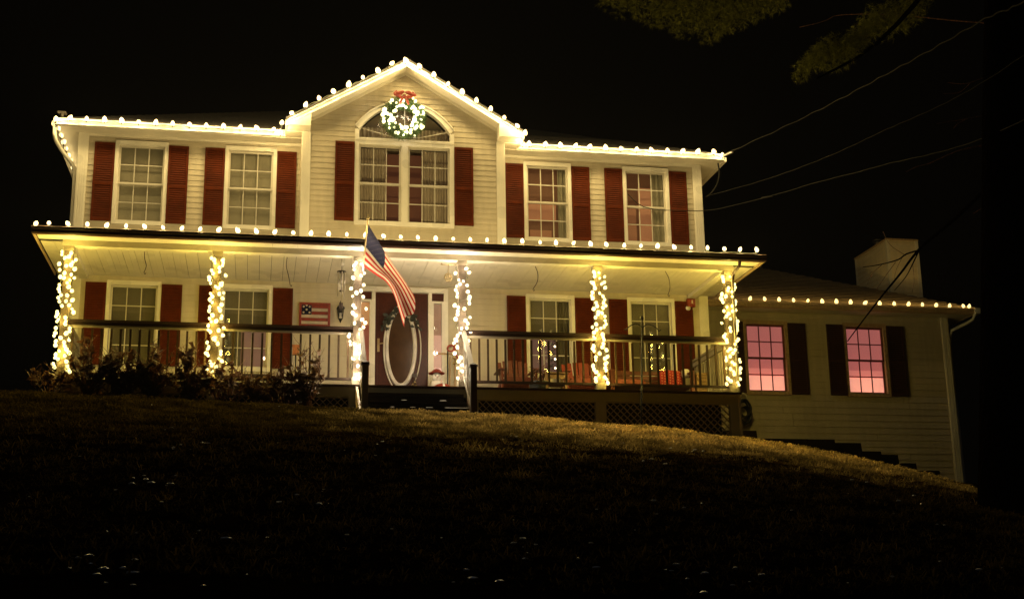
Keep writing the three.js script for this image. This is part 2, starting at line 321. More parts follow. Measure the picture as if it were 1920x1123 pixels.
// --- two upper wing walls, the porch wall and the sides
const DOOR = { x0: -0.83, x1: 0.83, y0: -0.06, y1: 2.12 };
{
  const upper = sheathing([[HX0, 2.3], [HX1, 2.3], [HX1, SOF], [HX0, SOF]], [...UX.map((x) => wh(x, UT)), { x0: -1.4, x1: 1.4, y0: 2.5, y1: 4.6 }], 0, house);
  clapboards(upper, HX0 + 0.174, BX0 + 0.01, 2.76, SOF, 0, UX.slice(0, 2).map((x) => wc(x, UT)));
  clapboards(upper, BX1 - 0.01, HX1 - 0.174, 2.76, SOF, 0, UX.slice(2).map((x) => wc(x, UT)));
  const lower = sheathing([[HX0, -1.0], [HX1, -1.0], [HX1, 2.3], [HX0, 2.3]], [...LX.map((x) => wh(x, LT)), { x0: DOOR.x0 + 0.03, x1: DOOR.x1 - 0.03, y0: 0, y1: DOOR.y1 - 0.03 }], 0, house);
  clapboards(lower, HX0 + 0.15, HX1 - 0.174, -0.06, 2.175, 0, [...LX.map((x) => wc(x, LT)), { x0: DOOR.x0 - 0.001, x1: DOOR.x1 + 0.001, y0: -0.06, y1: 2.125 }]);
  mk('side_wall', [box(HX0, HX0 + 0.15, -2, SOF, -9, -0.2)], M.siding, house);
  mk('side_wall', [box(HX1 - 0.15, HX1, -2, SOF, -9, -0.2)], M.siding, house);
  mk('rear_wall', [box(HX0 + 0.15, HX1 - 0.15, -2, SOF, -9, -8.85)], M.siding, house);
  mk('upper_floor', [box(HX0 + 0.15, HX1 - 0.15, 2.3, 2.5, -8.85, -0.2)], M.dark, house);
  cornerBoard(house, HX0, HX0 + 0.174, 2.3, SOF, 0); cornerBoard(house, HX1 - 0.174, HX1, 2.3, SOF, 0);
  cornerBoard(house, HX0 + 0.06, HX0 + 0.2, -0.06, 2.165, 0); cornerBoard(house, HX1 - 0.174, HX1, -0.06, 2.165, 0);
  mk('frieze_board', [box(HX0 + 0.174, BX0, SOF - 0.05, SOF, 0.021, 0.034)], M.soffit, house);
  mk('frieze_board', [box(BX1, HX1 - 0.174, SOF - 0.05, SOF, 0.021, 0.034)], M.soffit, house);
}
// --- upper windows and shutters
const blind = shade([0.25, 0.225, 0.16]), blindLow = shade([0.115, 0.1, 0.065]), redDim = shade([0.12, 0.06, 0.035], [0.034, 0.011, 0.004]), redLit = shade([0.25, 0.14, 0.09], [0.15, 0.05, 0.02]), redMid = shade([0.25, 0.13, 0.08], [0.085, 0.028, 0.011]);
const sheer = shade([0.34, 0.29, 0.21], [0.03, 0.016, 0.006]);
const pinkDim = shade([0.16, 0.11, 0.09], [0.1, 0.048, 0.034]);
windowUnit(house, UX[0], UT, WW, WH, 0, { back: [{ x0: -0.05, x1: 1.05, y0: -0.05, y1: 1.05, m: blind, z: 0.11 }] });
windowUnit(house, UX[1], UT, WW, WH, 0, { back: [{ x0: -0.05, x1: 1.05, y0: -0.05, y1: 1.05, m: blind, z: 0.11 }] });
windowUnit(house, UX[2], UT, WW, WH, 0, { back: [{ x0: -0.05, x1: 1.05, y0: -0.05, y1: 1.05, m: redDim, z: 0.19, name: 'inner_wall' }, { x0: 0.05, x1: 0.74, y0: 0.27, y1: 0.5, m: redLit, z: 0.15, name: 'lit_panel' }, { x0: 0.1, x1: 0.62, y0: -0.02, y1: 0.14, m: redMid, z: 0.15, name: 'lit_panel' }, { x0: 0.78, x1: 1.05, y0: -0.05, y1: 1.05, m: blind, z: 0.12, folds: 3 }] });
windowUnit(house, UX[3], UT, WW, WH, 0, { back: [{ x0: -0.05, x1: 1.05, y0: -0.05, y1: 1.05, m: redDim, z: 0.19, name: 'inner_wall' }, { x0: 0.36, x1: 0.68, y0: -0.02, y1: 0.8, m: redLit, z: 0.15, name: 'lit_panel' }, { x0: 0, x1: 0.3, y0: 0, y1: 0.5, m: redMid, z: 0.16, name: 'lit_panel' }, { x0: 0.7, x1: 1.05, y0: -0.05, y1: 1.05, m: blind, z: 0.12, folds: 3 }] });
for (const x of UX) { shutter(house, x - 0.352, x - GAP, 3.155, 4.605, 0); shutter(house, x + WW + GAP, x + WW + 0.352, 3.155, 4.605, 0); }
// --- lower windows and shutters
const lowBack = [
  [{ x0: -0.05, x1: 1.05, y0: -0.05, y1: 1.05, m: blindLow, z: 0.11 }],
  [{ x0: -0.05, x1: 1.05, y0: 0.55, y1: 1.05, m: blindLow, z: 0.11 }, { x0: -0.05, x1: 1.05, y0: -0.05, y1: 0.55, m: pinkDim, z: 0.17, name: 'inner_wall' }, { x0: -0.05, x1: 0.42, y0: -0.05, y1: 0.6, m: blindLow, z: 0.125, folds: 3 }],
  [{ x0: -0.05, x1: 1.05, y0: -0.05, y1: 1.05, m: pinkDim, z: 0.9, name: 'inner_wall' }, { x0: -0.05, x1: 0.7, y0: 0.52, y1: 1.05, m: blindLow, z: 0.11 }],
  [{ x0: -0.05, x1: 1.05, y0: -0.05, y1: 1.05, m: blindLow, z: 0.11 }]];
LX.forEach((x, i) => { windowUnit(house, x, LT, WW, WH, 0, { back: lowBack[i] }); shutter(house, x - 0.352, x - GAP, 0.6, 2.045, 0); shutter(house, x + WW + GAP, x + WW + 0.352, 0.6, 2.045, 0); });
{ const t = house.children.filter((c) => c.name === 'window')[6]; mk('side_curtain', [drape(2.9, 3.12, 0.6, 2.05, -0.2, 4)], blindLow, t); }

// --- gable bump-out with the twin window and its arched top
const arch = (x) => { const c = -0.03, hw = 0.89, s = Math.sqrt(Math.max(0, 1 - ((x - c) / (hw * 1.32)) ** 2)), e = Math.sqrt(1 - (1 / 1.32) ** 2); return [x, 4.97 + 0.5 * (s - e) / (1 - e)]; };
const GAPX = (y) => { const t = Math.max(0, (5.98 - y) / 0.572); return [Math.max(BX0, -0.03 - t), Math.min(BX1, -0.03 + t)]; };
const gw = sheathing([[BX0, 2.3], [BX1, 2.3], [BX1, 4.88], [-0.03, 5.985], [BX0, 4.88]], [{ x0: -0.89, x1: 0.83, y0: 3.15, y1: 4.97, arch: (x) => { const p = arch(x); return [p[0], p[1] - 0.03]; } }], BZ, house, 'gable_wall', 0.15);
clapboards(gw, BX0 + 0.15, BX1 - 0.15, 2.6, 5.98, BZ, [{ x0: -0.925, x1: 0.865, y0: 3.095, y1: 4.97, arch }], 0.102, (y) => { const g = GAPX(y); return [Math.max(g[0], BX0 + 0.15), Math.min(g[1], BX1 - 0.15)]; });
mk('bump_out_side', [box(BX0, BX0 + 0.1, 2.3, SOF, 0.001, BZ - 0.151)], M.siding, house); mk('bump_out_side', [box(BX1 - 0.1, BX1, 2.3, SOF, 0.001, BZ - 0.151)], M.siding, house);
cornerBoard(house, BX0 - 0.004, BX0 + 0.155, 2.3, 4.79, BZ); cornerBoard(house, BX1 - 0.155, BX1 + 0.004, 2.3, 4.79, BZ);
const inside = shade([0.14, 0.06, 0.035], [0.045, 0.014, 0.006]);
windowUnit(house, -0.925, 4.68, 1.79, 1.58, BZ, { twin: 0.12, trim: 0.075, back: [{ x0: -0.02, x1: 1.02, y0: -0.02, y1: 1.02, m: inside, z: 0.5, name: 'inner_wall' }, { x0: 0, x1: 0.3, y0: 0, y1: 1, m: sheer, z: 0.2, folds: 9 }, { x0: 0.7, x1: 1, y0: 0, y1: 1, m: sheer, z: 0.2, folds: 9 }] });
{
  const t = sub('arched_window', house), a0 = -0.925, a1 = 0.865, y0 = 4.69, g = [], n = 20;
  const inn = (x) => { const k = (x - (-0.03)) / 0.895; const p = arch(-0.03 + k * 0.895); return [-0.03 + k * 0.82, p[1] - 0.075]; };
  for (let k = 0; k < n; k++) { const xa = a0 + (a1 - a0) * k / n, xb = a0 + (a1 - a0) * (k + 1) / n, A = arch(xa), B = arch(xb), C = inn(xa), D = inn(xb); g.push(hexa([[C[0], C[1], BZ - 0.08], [D[0], D[1], BZ - 0.08], [D[0], D[1], BZ + 0.034], [C[0], C[1], BZ + 0.034], [A[0], A[1], BZ - 0.08], [B[0], B[1], BZ - 0.08], [B[0], B[1], BZ + 0.034], [A[0], A[1], BZ + 0.034]])); g.push(hexa([[A[0], A[1] - 0.02, BZ + 0.034], [B[0], B[1] - 0.02, BZ + 0.034], [B[0], B[1] - 0.02, BZ + 0.05], [A[0], A[1] - 0.02, BZ + 0.05], [A[0], A[1] + 0.008, BZ + 0.034], [B[0], B[1] + 0.008, BZ + 0.034], [B[0], B[1] + 0.008, BZ + 0.05], [A[0], A[1] + 0.008, BZ + 0.05]])); }
  const yl = arch(a0)[1] - 0.075;
  g.push(box(a0, a0 + 0.075, y0, yl, BZ - 0.08, BZ + 0.034), box(a1 - 0.075, a1, y0, yl, BZ - 0.08, BZ + 0.034), box(a0 + 0.075, a1 - 0.075, y0, y0 + 0.045, BZ - 0.08, BZ + 0.03));
  mk('frame', g, M.trim, t);
  const cx = -0.03, cy = y0 + 0.045, ray = (x, y) => bar([cx, cy, BZ - 0.03], [x, y, BZ - 0.03], 0.014, 0.014);
  mk('muntin', [ray(-0.03, 5.38), ray(-0.8, 4.93), ray(0.74, 4.93)], M.sash, t);
  const sh = [[a0 + 0.07, cy], [a1 - 0.07, cy]]; for (let k = n; k >= 0; k--) sh.push(inn(a0 + (a1 - a0) * k / n)); const gg = extrude(sh, 0.004); gg.translate(0, 0, BZ - 0.045); mk('pane', gg, M.glass, t);
  mk('curtain', [drape(a0 + 0.08, a1 - 0.08, y0 + 0.03, 4.99, BZ - 0.13, 22)], sheer, t);
  const bk = extrude(sh, 0.01); bk.translate(0, 0, BZ - 0.19); mk('inner_wall', bk, shade([0.22, 0.17, 0.11]), t);
}
for (const [a, b] of [[-1.272, -0.93], [0.87, 1.212]]) shutter(house, a, b, 3.155, 4.635, BZ);
// --- eaves, gutters, roofs
const GUT = (z, y, h = 0.1, d = 0.09) => [[z, y], [z + d * 0.6, y], [z + d * 0.66, y + h * 0.25], [z + d * 0.9, y + h * 0.6], [z + d, y + h * 0.66], [z + d, y + h], [z + d - 0.012, y + h], [z + d - 0.014, y + h - 0.02], [z, y + h - 0.02]];
{
  const E = 0.31, L = HX0 - 0.34, R = HX1 + 0.34, gl = -2.14, gr = 2.09;
  mk('soffit', [box(L, BX0, SOF, SOF + 0.02, 0, E)], M.soffit, house); mk('soffit', [box(BX1, R, SOF, SOF + 0.02, 0, E)], M.soffit, house);
  mk('soffit', [box(L, HX0, SOF, SOF + 0.02, -9.3, 0)], M.soffit, house); mk('soffit', [box(HX1, R, SOF, SOF + 0.02, -9.3, 0)], M.soffit, house);
  for (const [a, b] of [[L, gl], [gr, R]]) {
    mk('fascia', [box(a, b, SOF - 0.012, SOF + 0.1, E, E + 0.018)], M.trim, house);
    const g = mk('gutter', [alongX(GUT(E + 0.018, SOF + 0.002), a - 0.02, b)], M.trim, house);
    mk('drip_edge', [box(a, b, SOF + 0.1, SOF + 0.125, E - 0.02, E + 0.06)], M.trim, g);
  }
  for (const [x, s] of [[L, -1], [R, 1]]) mk('fascia', [box(x - 0.009 + s * 0.009, x + 0.009 + s * 0.009, SOF - 0.012, SOF + 0.1, -9.3, E)], M.trim, house);
  for (const [x, s] of [[L, -1], [R, 1]]) mk('gutter', [box(Math.min(x + s * 0.018, x + s * 0.09), Math.max(x + s * 0.018, x + s * 0.09), SOF + 0.002, SOF + 0.09, -9.3, E - 0.02)], M.trim, house);
  // hip roof
  const y0 = SOF + 0.11, z0 = E + 0.05, z1 = -9.35, x0 = L - 0.05, x1 = R + 0.05, hd = (z0 - z1) / 2, ry = y0 + hd * 0.5, zr = (z0 + z1) / 2;
  const tri = (...p) => p.flat(), P = { a: [x0, y0, z0], b: [x1, y0, z0], c: [x1, y0, z1], d: [x0, y0, z1], e: [x0 + hd, ry, zr], f: [x1 - hd, ry, zr] };
  const g = new THREE.BufferGeometry();
  g.setAttribute('position', new THREE.Float32BufferAttribute([tri(P.a, P.b, P.f), tri(P.a, P.f, P.e), tri(P.b, P.c, P.f), tri(P.c, P.d, P.e), tri(P.c, P.e, P.f), tri(P.d, P.a, P.e), tri(P.a, P.d, P.c), tri(P.a, P.c, P.b)].flat(), 3)); g.computeVertexNormals();
  const roof = mk('roof', g, M.shingle, house);
  const rows = []; for (let k = 0; k < 34; k++) { const d = k * 0.14, a = x0 + d, b = x1 - d, y = y0 + d * 0.5, z = z0 - d; for (const [p, q] of [[a, Math.min(b, -2.3 + d * 0.6)], [Math.max(a, 2.3 - d * 0.6), b]]) if (q - p > 0.1 && (d < 1.6 || p === a)) for (let x = p; x < q - 0.05; x += 0.92) { const e = Math.min(x + 0.915, q), j = rr(0, 0.004); rows.push(hexa([[x, y + 0.001, z - 0.14], [e, y + 0.001, z - 0.14], [e, y + 0.001, z + 0.012], [x, y + 0.001, z + 0.012], [x, y + 0.076, z - 0.14], [e, y + 0.076, z - 0.14], [e, y + 0.014 + j, z + 0.012], [x, y + 0.014 + j, z + 0.012]])); } }
  stuff(mk('shingles', rows, M.shingle, roof));
  // front gable roof with rake boards and boxed returns
  const zf = BZ + 0.3, ax = -0.03, ay = 6.16, tipL = -2.16, tipR = 2.11, ty = 4.885;
  for (const [tx, s] of [[tipL, -1], [tipR, 1]]) {
    const slab = (dy0, dy1, za, zb, x1 = tx, y1 = ty) => hexa(s > 0 ? [[ax, ay + dy0, za], [x1, y1 + dy0, za], [x1, y1 + dy0, zb], [ax, ay + dy0, zb], [ax, ay + dy1, za], [x1, y1 + dy1, za], [x1, y1 + dy1, zb], [ax, ay + dy1, zb]] : [[x1, y1 + dy0, za], [ax, ay + dy0, za], [ax, ay + dy0, zb], [x1, y1 + dy0, zb], [x1, y1 + dy1, za], [ax, ay + dy1, za], [ax, ay + dy1, zb], [x1, y1 + dy1, zb]]);
    mk('gable_roof', [slab(-0.012, 0.03, -5, zf + 0.03)], M.shingle, house);
    mk('rake_board', [slab(-0.115, -0.014, zf - 0.02, zf), slab(-0.045, -0.014, zf, zf + 0.018)], M.trim, house);
    mk('rake_soffit', [slab(-0.115, -0.1, BZ - 0.1, zf - 0.021)], M.soffit, house);
    mk('rake_frieze', [slab(-0.172, -0.116, BZ - 0.12, BZ + 0.03, s < 0 ? BX0 + 0.12 : BX1 - 0.12, ay + ((s < 0 ? BX0 + 0.12 : BX1 - 0.12) - ax) * (ty - ay) / (tx - ax))], M.soffit, house);
    const bx = s < 0 ? BX0 : BX1, k = (ty - ay) / (tx - ax), yb = 4.795, top = (x) => ay - 0.116 + (x - ax) * k, ix = bx - s * 0.14, yi = top(ix), yo = Math.max(yb + 0.012, top(tx));
    const a = s < 0 ? [tx, ix] : [ix, tx], ya = s < 0 ? [yo, yi] : [yi, yo];
    mk('eave_return', [hexa([[a[0], yb, BZ], [a[1], yb, BZ], [a[1], yb, zf - 0.004], [a[0], yb, zf - 0.004], [a[0], ya[0], BZ], [a[1], ya[1], BZ], [a[1], ya[1], zf - 0.004], [a[0], ya[0], zf - 0.004]])], M.soffit, house);
    mk('soffit', [box(Math.min(tx, bx), Math.max(tx, bx), yb - 0.015, yb + 0.005, E, BZ - 0.001)], M.soffit, house);
    mk('eave_return', [box(Math.min(tx, tx - s * 0.02), Math.max(tx, tx - s * 0.02), yb + 0.006, yo, E, BZ - 0.002)], M.soffit, house);
  }
  mk('downspout', [tube([[L - 0.03, SOF + 0.03, E - 0.03], [L - 0.035, SOF - 0.1, E - 0.04], [L - 0.03, SOF - 0.2, E - 0.06], [L + 0.05, SOF - 0.33, E - 0.25], [HX0 - 0.06, SOF - 0.62, -0.12], [HX0 - 0.05, SOF - 0.8, -0.14], [HX0 - 0.05, 2.6, -0.14]], 0.036, 30, 6)], M.trim, house);
  mk('vent_pipe', [rodG([-6.03, SOF + 0.1, 0.15], [-6.03, SOF + 0.3, 0.15], 0.028, 8), box(-6.1, -5.96, SOF + 0.28, SOF + 0.31, 0.09, 0.21)], mat([0.12, 0.11, 0.1], 0.6, { map: T.grit }), house);
}
// --- front door with sidelights
{
  const d = sub('front_door', house), z = 0.0;
  mk('casing', [box(-0.83, -0.76, -0.06, 2.12, z - 0.12, z + 0.036), box(0.76, 0.83, -0.06, 2.12, z - 0.12, z + 0.036), box(-0.76, 0.76, 2.05, 2.12, z - 0.12, z + 0.036), box(-0.54, -0.475, -0.06, 2.05, z - 0.12, z + 0.02), box(0.475, 0.54, -0.06, 2.05, z - 0.12, z + 0.02), box(-0.83, 0.83, 2.12, 2.135, z, z + 0.05)], M.trim, d);
  mk('door_slab', [box(-0.472, 0.472, -0.04, 2.047, z - 0.09, z - 0.045), box(-0.42, 0.42, 0.06, 0.2, z - 0.045, z - 0.038), box(-0.42, -0.33, 0.3, 1.95, z - 0.045, z - 0.038), box(0.33, 0.42, 0.3, 1.95, z - 0.045, z - 0.038)], M.mahogany, d);
  const ring = (cx, cy, a, b, r, zz, n = 40) => tube(Array.from({ length: n }, (_, k) => [cx + a * Math.cos(k / n * 6.2832), cy + b * Math.sin(k / n * 6.2832), zz]), r, n * 2, 8, true);
  mk('oval_frame', [ring(-0.012, 1.05, 0.255, 0.69, 0.037, z - 0.03)], M.white, d);
  mk('outer_oval_frame', [ring(0.012, 1.02, 0.33, 0.79, 0.012, z + 0.004)], M.white, d);
  const gl = new THREE.CylinderGeometry(1, 1, 0.006, 40); gl.rotateX(Math.PI / 2); gl.scale(0.25, 0.685, 1); gl.translate(-0.012, 1.05, z - 0.036);
  mk('oval_glass', [gl], mat([0.07, 0.034, 0.014], 0.18, { map: T.paint }), d);
  mk('handle', [box(-0.43, -0.39, 0.96, 1.2, z - 0.045, z - 0.03), bar([-0.41, 1.1, z - 0.02], [-0.32, 1.11, z + 0.005], 0.02, 0.02)], M.brass, d);
  for (const s of [-1, 1]) {
    const t = sub('sidelight', house), c = s * 0.65, x0 = c - 0.11, x1 = c + 0.11;
    mk('header_panel', [box(x0, x1, 1.905, 2.05, z - 0.1, z - 0.03)], M.mahogany, t);
    mk('frame', [box(x0, x0 + 0.035, 0, 1.905, z - 0.08, z + 0.006), box(x1 - 0.035, x1, 0, 1.905, z - 0.08, z + 0.006), box(x0 + 0.035, x1 - 0.035, 1.865, 1.905, z - 0.08, z + 0.006), box(x0 + 0.035, x1 - 0.035, 0, 0.06, z - 0.08, z + 0.006)], M.trim, t);
    mk('pane', [box(x0 + 0.035, x1 - 0.035, 0.06, 1.865, z - 0.04, z - 0.036)], M.glass, t);
    if (s < 0) { mk('lit_room', [box(x0, x1, 1.45, 1.9, z - 0.11, z - 0.1)], shade([0.3, 0.18, 0.1], [0.34, 0.15, 0.05]), t); mk('lit_room', [box(x0, x1, 0, 1.45, z - 0.11, z - 0.1)], shade([0.3, 0.12, 0.08], [0.12, 0.03, 0.018]), t); }
    else { mk('lit_room', [box(x0, x1, 1.3, 1.9, z - 0.11, z - 0.1)], shade([0.3, 0.2, 0.15], [0.12, 0.06, 0.035]), t); mk('lit_room', [box(x0, x1, 0.7, 1.3, z - 0.11, z - 0.1)], shade([0.4, 0.28, 0.22], [0.36, 0.19, 0.14]), t); mk('lit_room', [box(x0, x1, 0, 0.7, z - 0.11, z - 0.1)], shade([0.5, 0.35, 0.3], [0.6, 0.36, 0.28]), t); }
  }
  mk('door_sill', [box(-0.83, 0.83, -0.06, -0.002, z - 0.12, z + 0.07)], M.darkwood, house);
}

// ================================================================ THE PORCH
const porch = thing('porch', 'full width front porch with light wrapped posts, railings and lattice below', 'porch', [0, -0.06, 1]);
const PX = [-5.47, -3.185, -0.945, 0.775, 3.085, 5.4], PZ = 2.05, CEIL = 2.175, DK = -0.06;
{
  const ends = [-5.96, 5.93];
  // ceiling of narrow boards running front to back
  let x = ends[0] + 0.03;
  while (x < ends[1] - 0.05) { const w = Math.min(0.2, ends[1] - 0.03 - x), j = rr(-0.002, 0.002); mk('ceiling_board', [box(x + 0.003, x + w - 0.003, CEIL + j, CEIL + 0.016 + j, 0.001, 1.975), ...(w > 0.15 ? [box(x + w * 0.5 - 0.002, x + w * 0.5 + 0.002, CEIL - 0.004 + j, CEIL + j, 0.001, 1.975)] : [])], M.soffit, porch); x += w; }
  mk('ceiling_backing', [box(ends[0], ends[1], CEIL + 0.02, CEIL + 0.03, 0.001, 2.42)], M.dark, porch);
  x = ends[0] + 0.03; while (x < ends[1] - 0.05) { const w = Math.min(0.4, ends[1] - 0.03 - x); mk('soffit_board', [box(x + 0.0015, x + w - 0.0015, CEIL - 0.006, CEIL + 0.012, 2.125, 2.41)], M.soffit, porch); x += w; }
  mk('beam', [box(-5.57, 5.5, 2.075, CEIL + 0.015, 1.98, 2.12)], M.soffit, porch);
  mk('side_beam', [box(-5.57, -5.43, 2.1, CEIL - 0.004, 0.04, 1.979)], M.soffit, porch); mk('side_beam', [box(5.36, 5.5, 2.1, CEIL - 0.004, 0.04, 1.979)], M.soffit, porch);
  mk('fascia', [box(ends[0], ends[1], 2.15, 2.26, 2.412, 2.43)], M.tan, porch);
  for (const e of [0, 1]) mk('fascia', [box(ends[e] - (e ? 0 : 0.02), ends[e] + (e ? 0.02 : 0), 2.15, 2.25, 0.02, 2.43)], M.tan, porch);
  const gut = mk('gutter', [alongX(GUT(2.431, 2.155, 0.1, 0.085), ends[0] - 0.03, -2.2), alongX(GUT(2.431, 2.157, 0.1, 0.085), -2.195, ends[1] + 0.03)], M.brown, porch);
  mk('highlight_lip', [rodG([ends[0] - 0.03, 2.255, 2.514], [ends[1] + 0.03, 2.257, 2.514], 0.007), rodG([ends[0] - 0.03, 2.168, 2.49], [ends[1] + 0.03, 2.17, 2.49], 0.005)], mat([0.22, 0.15, 0.1], 0.3, { map: T.paint }), gut);  // lips in a paler brown, their highlight painted into the colour
  mk('roof', [hexa([[HX0 + 0.1, 2.6, 0.04], [HX1 - 0.1, 2.6, 0.04], [ends[1], 2.24, 2.45], [ends[0], 2.24, 2.45], [HX0 + 0.1, 2.83, 0.04], [HX1 - 0.1, 2.83, 0.04], [ends[1] + 0.02, 2.275, 2.46], [ends[0] - 0.02, 2.275, 2.46]])], M.shingle, porch);
  mk('gable_flashing', [box(BX0, BX1, 2.45, 2.78, BZ + 0.035, BZ + 0.05)], M.tan, porch);
  // deck
  const boards = []; for (let z = 0.1; z < 2.1; z += 0.14) mk('deck_board', [box(-5.55, 5.48, DK - 0.03, DK - rr(0, 0.002), z, z + 0.135)], M.darkwood, porch);
  mk('nosing', [box(-5.57, 5.5, DK - 0.035, DK + 0.001, 2.085, 2.175)], M.brown, porch);
  mk('rim_board', [box(-5.55, -0.86, -0.25, DK - 0.036, 2.11, 2.15)], M.rim, porch); mk('rim_board', [box(0.82, 5.48, -0.25, DK - 0.036, 2.11, 2.15)], M.rim, porch); mk('rim_board', [box(-0.86, 0.82, -0.235, DK - 0.036, 2.11, 2.152)], M.rim, porch);
  for (const px of [-5.5, -3.18, -1.75, -0.98, 0.93, 3.06, 5.38]) mk('skirt_post', [box(px - 0.09, px + 0.09, -1.1, -0.251, 2.06, 2.15)], M.rim, porch);
  mk('crawl_space_shade', [box(-5.5, 5.45, -1.4, -0.12, 1.2, 1.25)], M.dark, porch);  // black sheet behind the lattice, standing in for shade under the deck
  for (const [a, b] of [[-5.41, -3.27], [-3.09, -1.84], [-1.66, -1.07], [1.02, 2.97], [3.15, 5.29]]) {
    const fr = mk('lattice_frame', [box(a, b, -0.268, -0.24, 2.085, 2.108)], M.rim, porch), y1 = -0.25, y0 = -1.0, g = [];
    for (const s of [1, -1]) for (let q = a - 0.7; q < b + 0.7; q += 0.115) {
      let xa = s > 0 ? q : q + (y1 - y0), xb = s > 0 ? q + (y1 - y0) : q, ya = y0, yb = y1;
      const dx = xb - xa, dy = yb - ya, cl = (xx) => ya + (xx - xa) / dx * dy; let p = [xa, ya], r = [xb, yb];
      for (const e of [p, r]) { const c = Math.max(a, Math.min(b, e[0])); if (c !== e[0]) { e[1] = cl(c); e[0] = c; } }
      if (Math.abs(r[0] - p[0]) < 0.02 || p[1] > y1 || r[1] < y0 || (p[0] < a + 1e-6 && r[0] < a + 1e-6) || (p[0] > b - 1e-6 && r[0] > b - 1e-6)) continue;
      g.push(bar([p[0], p[1], 2.108 + s * 0.006], [r[0], r[1], 2.108 + s * 0.006], 0.042, 0.01));
    }
    stuff(mk('lattice', g, M.lattice, fr));
  }
  // posts
  for (const px of PX) { const p = mk('post', [box(px - 0.062, px + 0.062, DK, 2.075, PZ - 0.062, PZ + 0.062)], M.post, porch); mk('base_trim', [box(px - 0.078, px + 0.078, DK, DK + 0.12, PZ - 0.078, PZ + 0.078)], M.rail, p); mk('cap_trim', [box(px - 0.078, px + 0.078, 2.0, 2.074, PZ - 0.07, PZ + 0.07)], M.rail, p); }
  // railings
  const balG = prep(new THREE.BoxGeometry(0.032, 0.7, 0.032));
  const railing = (a, b) => {
    const t = sub('railing', porch);
    mk('top_rail', [box(a, b, 0.872, 0.9, PZ - 0.05, PZ + 0.05), box(a, b, 0.815, 0.871, PZ - 0.018, PZ + 0.018)], M.darkwood, t);
    mk('under_rail', [box(a, b, 0.785, 0.814, PZ - 0.024, PZ + 0.024)], M.rail, t);
    mk('bottom_rail', [box(a, b, 0.03, 0.07, PZ - 0.02, PZ + 0.02)], M.darkwood, t);
    const n = Math.round((b - a) / 0.146); for (let k = 0; k < n; k++) inst('baluster', balG, M.baluster, t, [a + (k + 0.5) * (b - a) / n, 0.415, PZ], [0, rr(-0.02, 0.02), 0]);
  };
  railing(PX[0] + 0.063, PX[1] - 0.063); railing(PX[1] + 0.063, PX[2] - 0.063); railing(PX[3] + 0.063, PX[4] - 0.063); railing(PX[4] + 0.063, PX[5] - 0.063);
  for (const px of [PX[0], PX[5]]) {
    const t = sub('railing', porch);
    mk('top_rail', [box(px - 0.06, px + 0.06, 0.865, 0.9, 0.04, PZ - 0.063), box(px - 0.02, px + 0.02, 0.785, 0.864, 0.04, PZ - 0.063)], M.rail, t);
    mk('bottom_rail', [box(px - 0.02, px + 0.02, 0.03, 0.07, 0.04, PZ - 0.063)], M.rail, t);
    for (let k = 0; k < 13; k++) inst('baluster', balG, M.rail, t, [px, 0.415, 0.14 + k * 0.145]);
  }
  // steps between two newel posts
  for (const [k, y] of [[0, -0.235], [1, -0.4], [2, -0.56]].entries()) { const z0 = 2.16 + k * 0.29; const s = mk('step', [box(-0.82, 0.73, y[1] - 0.04, y[1], z0, z0 + 0.31), box(-0.82, 0.73, y[1] - 0.165, y[1] - 0.041, z0 + 0.27, z0 + 0.285)], M.step, porch); if (k) for (const [p, q] of k === 2 ? [[-0.5, -0.42], [-0.2, -0.1], [0.05, 0.17], [0.34, 0.72]] : [[0.3, 0.42], [-0.3, -0.2]]) mk('snow_patch', [hexa([[p, y[1], z0 + 0.24], [q, y[1], z0 + 0.24], [q, y[1], z0 + 0.308], [p, y[1], z0 + 0.308], [p + 0.02, y[1] + 0.014, z0 + 0.25], [q - 0.03, y[1] + 0.012, z0 + 0.25], [q - 0.02, y[1] + 0.012, z0 + 0.3], [p + 0.02, y[1] + 0.01, z0 + 0.3]])], M.snow, s); }
  for (const x of [-0.885, 0.79]) {
    const n = mk('newel_post', [box(x - 0.048, x + 0.048, -1.0, 0.08, 3.03, 3.126)], x < 0 ? M.rail : M.darkwood, porch);
    const cp = new THREE.ConeGeometry(0.075, 0.04, 4); cp.rotateY(Math.PI / 4); cp.translate(x, 0.135, 3.078);
    mk('cap', [box(x - 0.062, x + 0.062, 0.081, 0.115, 3.016, 3.14), cp], M.darkwood, n);
    const s = x < 0 ? 1 : -1, t = sub('stair_rail', porch), xx = x + s * 0.0;
    mk('hand_rail', [bar([xx, 0.86, PZ + 0.063], [xx, 0.03, 3.03], 0.07, 0.045), bar([xx, 0.79, PZ + 0.063], [xx, -0.03, 3.03], 0.03, 0.06)], M.rail, t);
    mk('bottom_rail', [bar([xx, 0.1, 2.16], [xx, -0.62, 3.03], 0.03, 0.06)], M.rail, t);
    for (let k = 0; k < 6; k++) { const z = 2.22 + k * 0.145, f = (z - 2.113) / 0.917, yt = 0.79 - f * 0.82, yb = 0.14 - f * 0.76; inst('baluster', balG, M.rail, t, [xx, (yt + yb) / 2, z], null, [1, (yt - yb) / 0.7, 1]); }
    mk('stringer', [bar([xx - s * 0.06, -0.2, 2.16], [xx - s * 0.06, -0.85, 3.15], 0.035, 0.24)], M.tan, porch);
  }
  mk('downspout', [tube([[5.5, 2.17, 2.45], [5.5, 2.08, 2.4], [5.47, 2.0, 2.2], [5.46, 1.9, 2.16]], 0.028, 16, 6)], M.brown, porch);
  mk('downspout', [tube([[5.46, 1.9, 2.16], [5.46, 1.8, 2.15], [5.46, -0.1, 2.15], [5.46, -0.86, 2.17]], 0.026, 20, 6)], M.rail, porch);
}

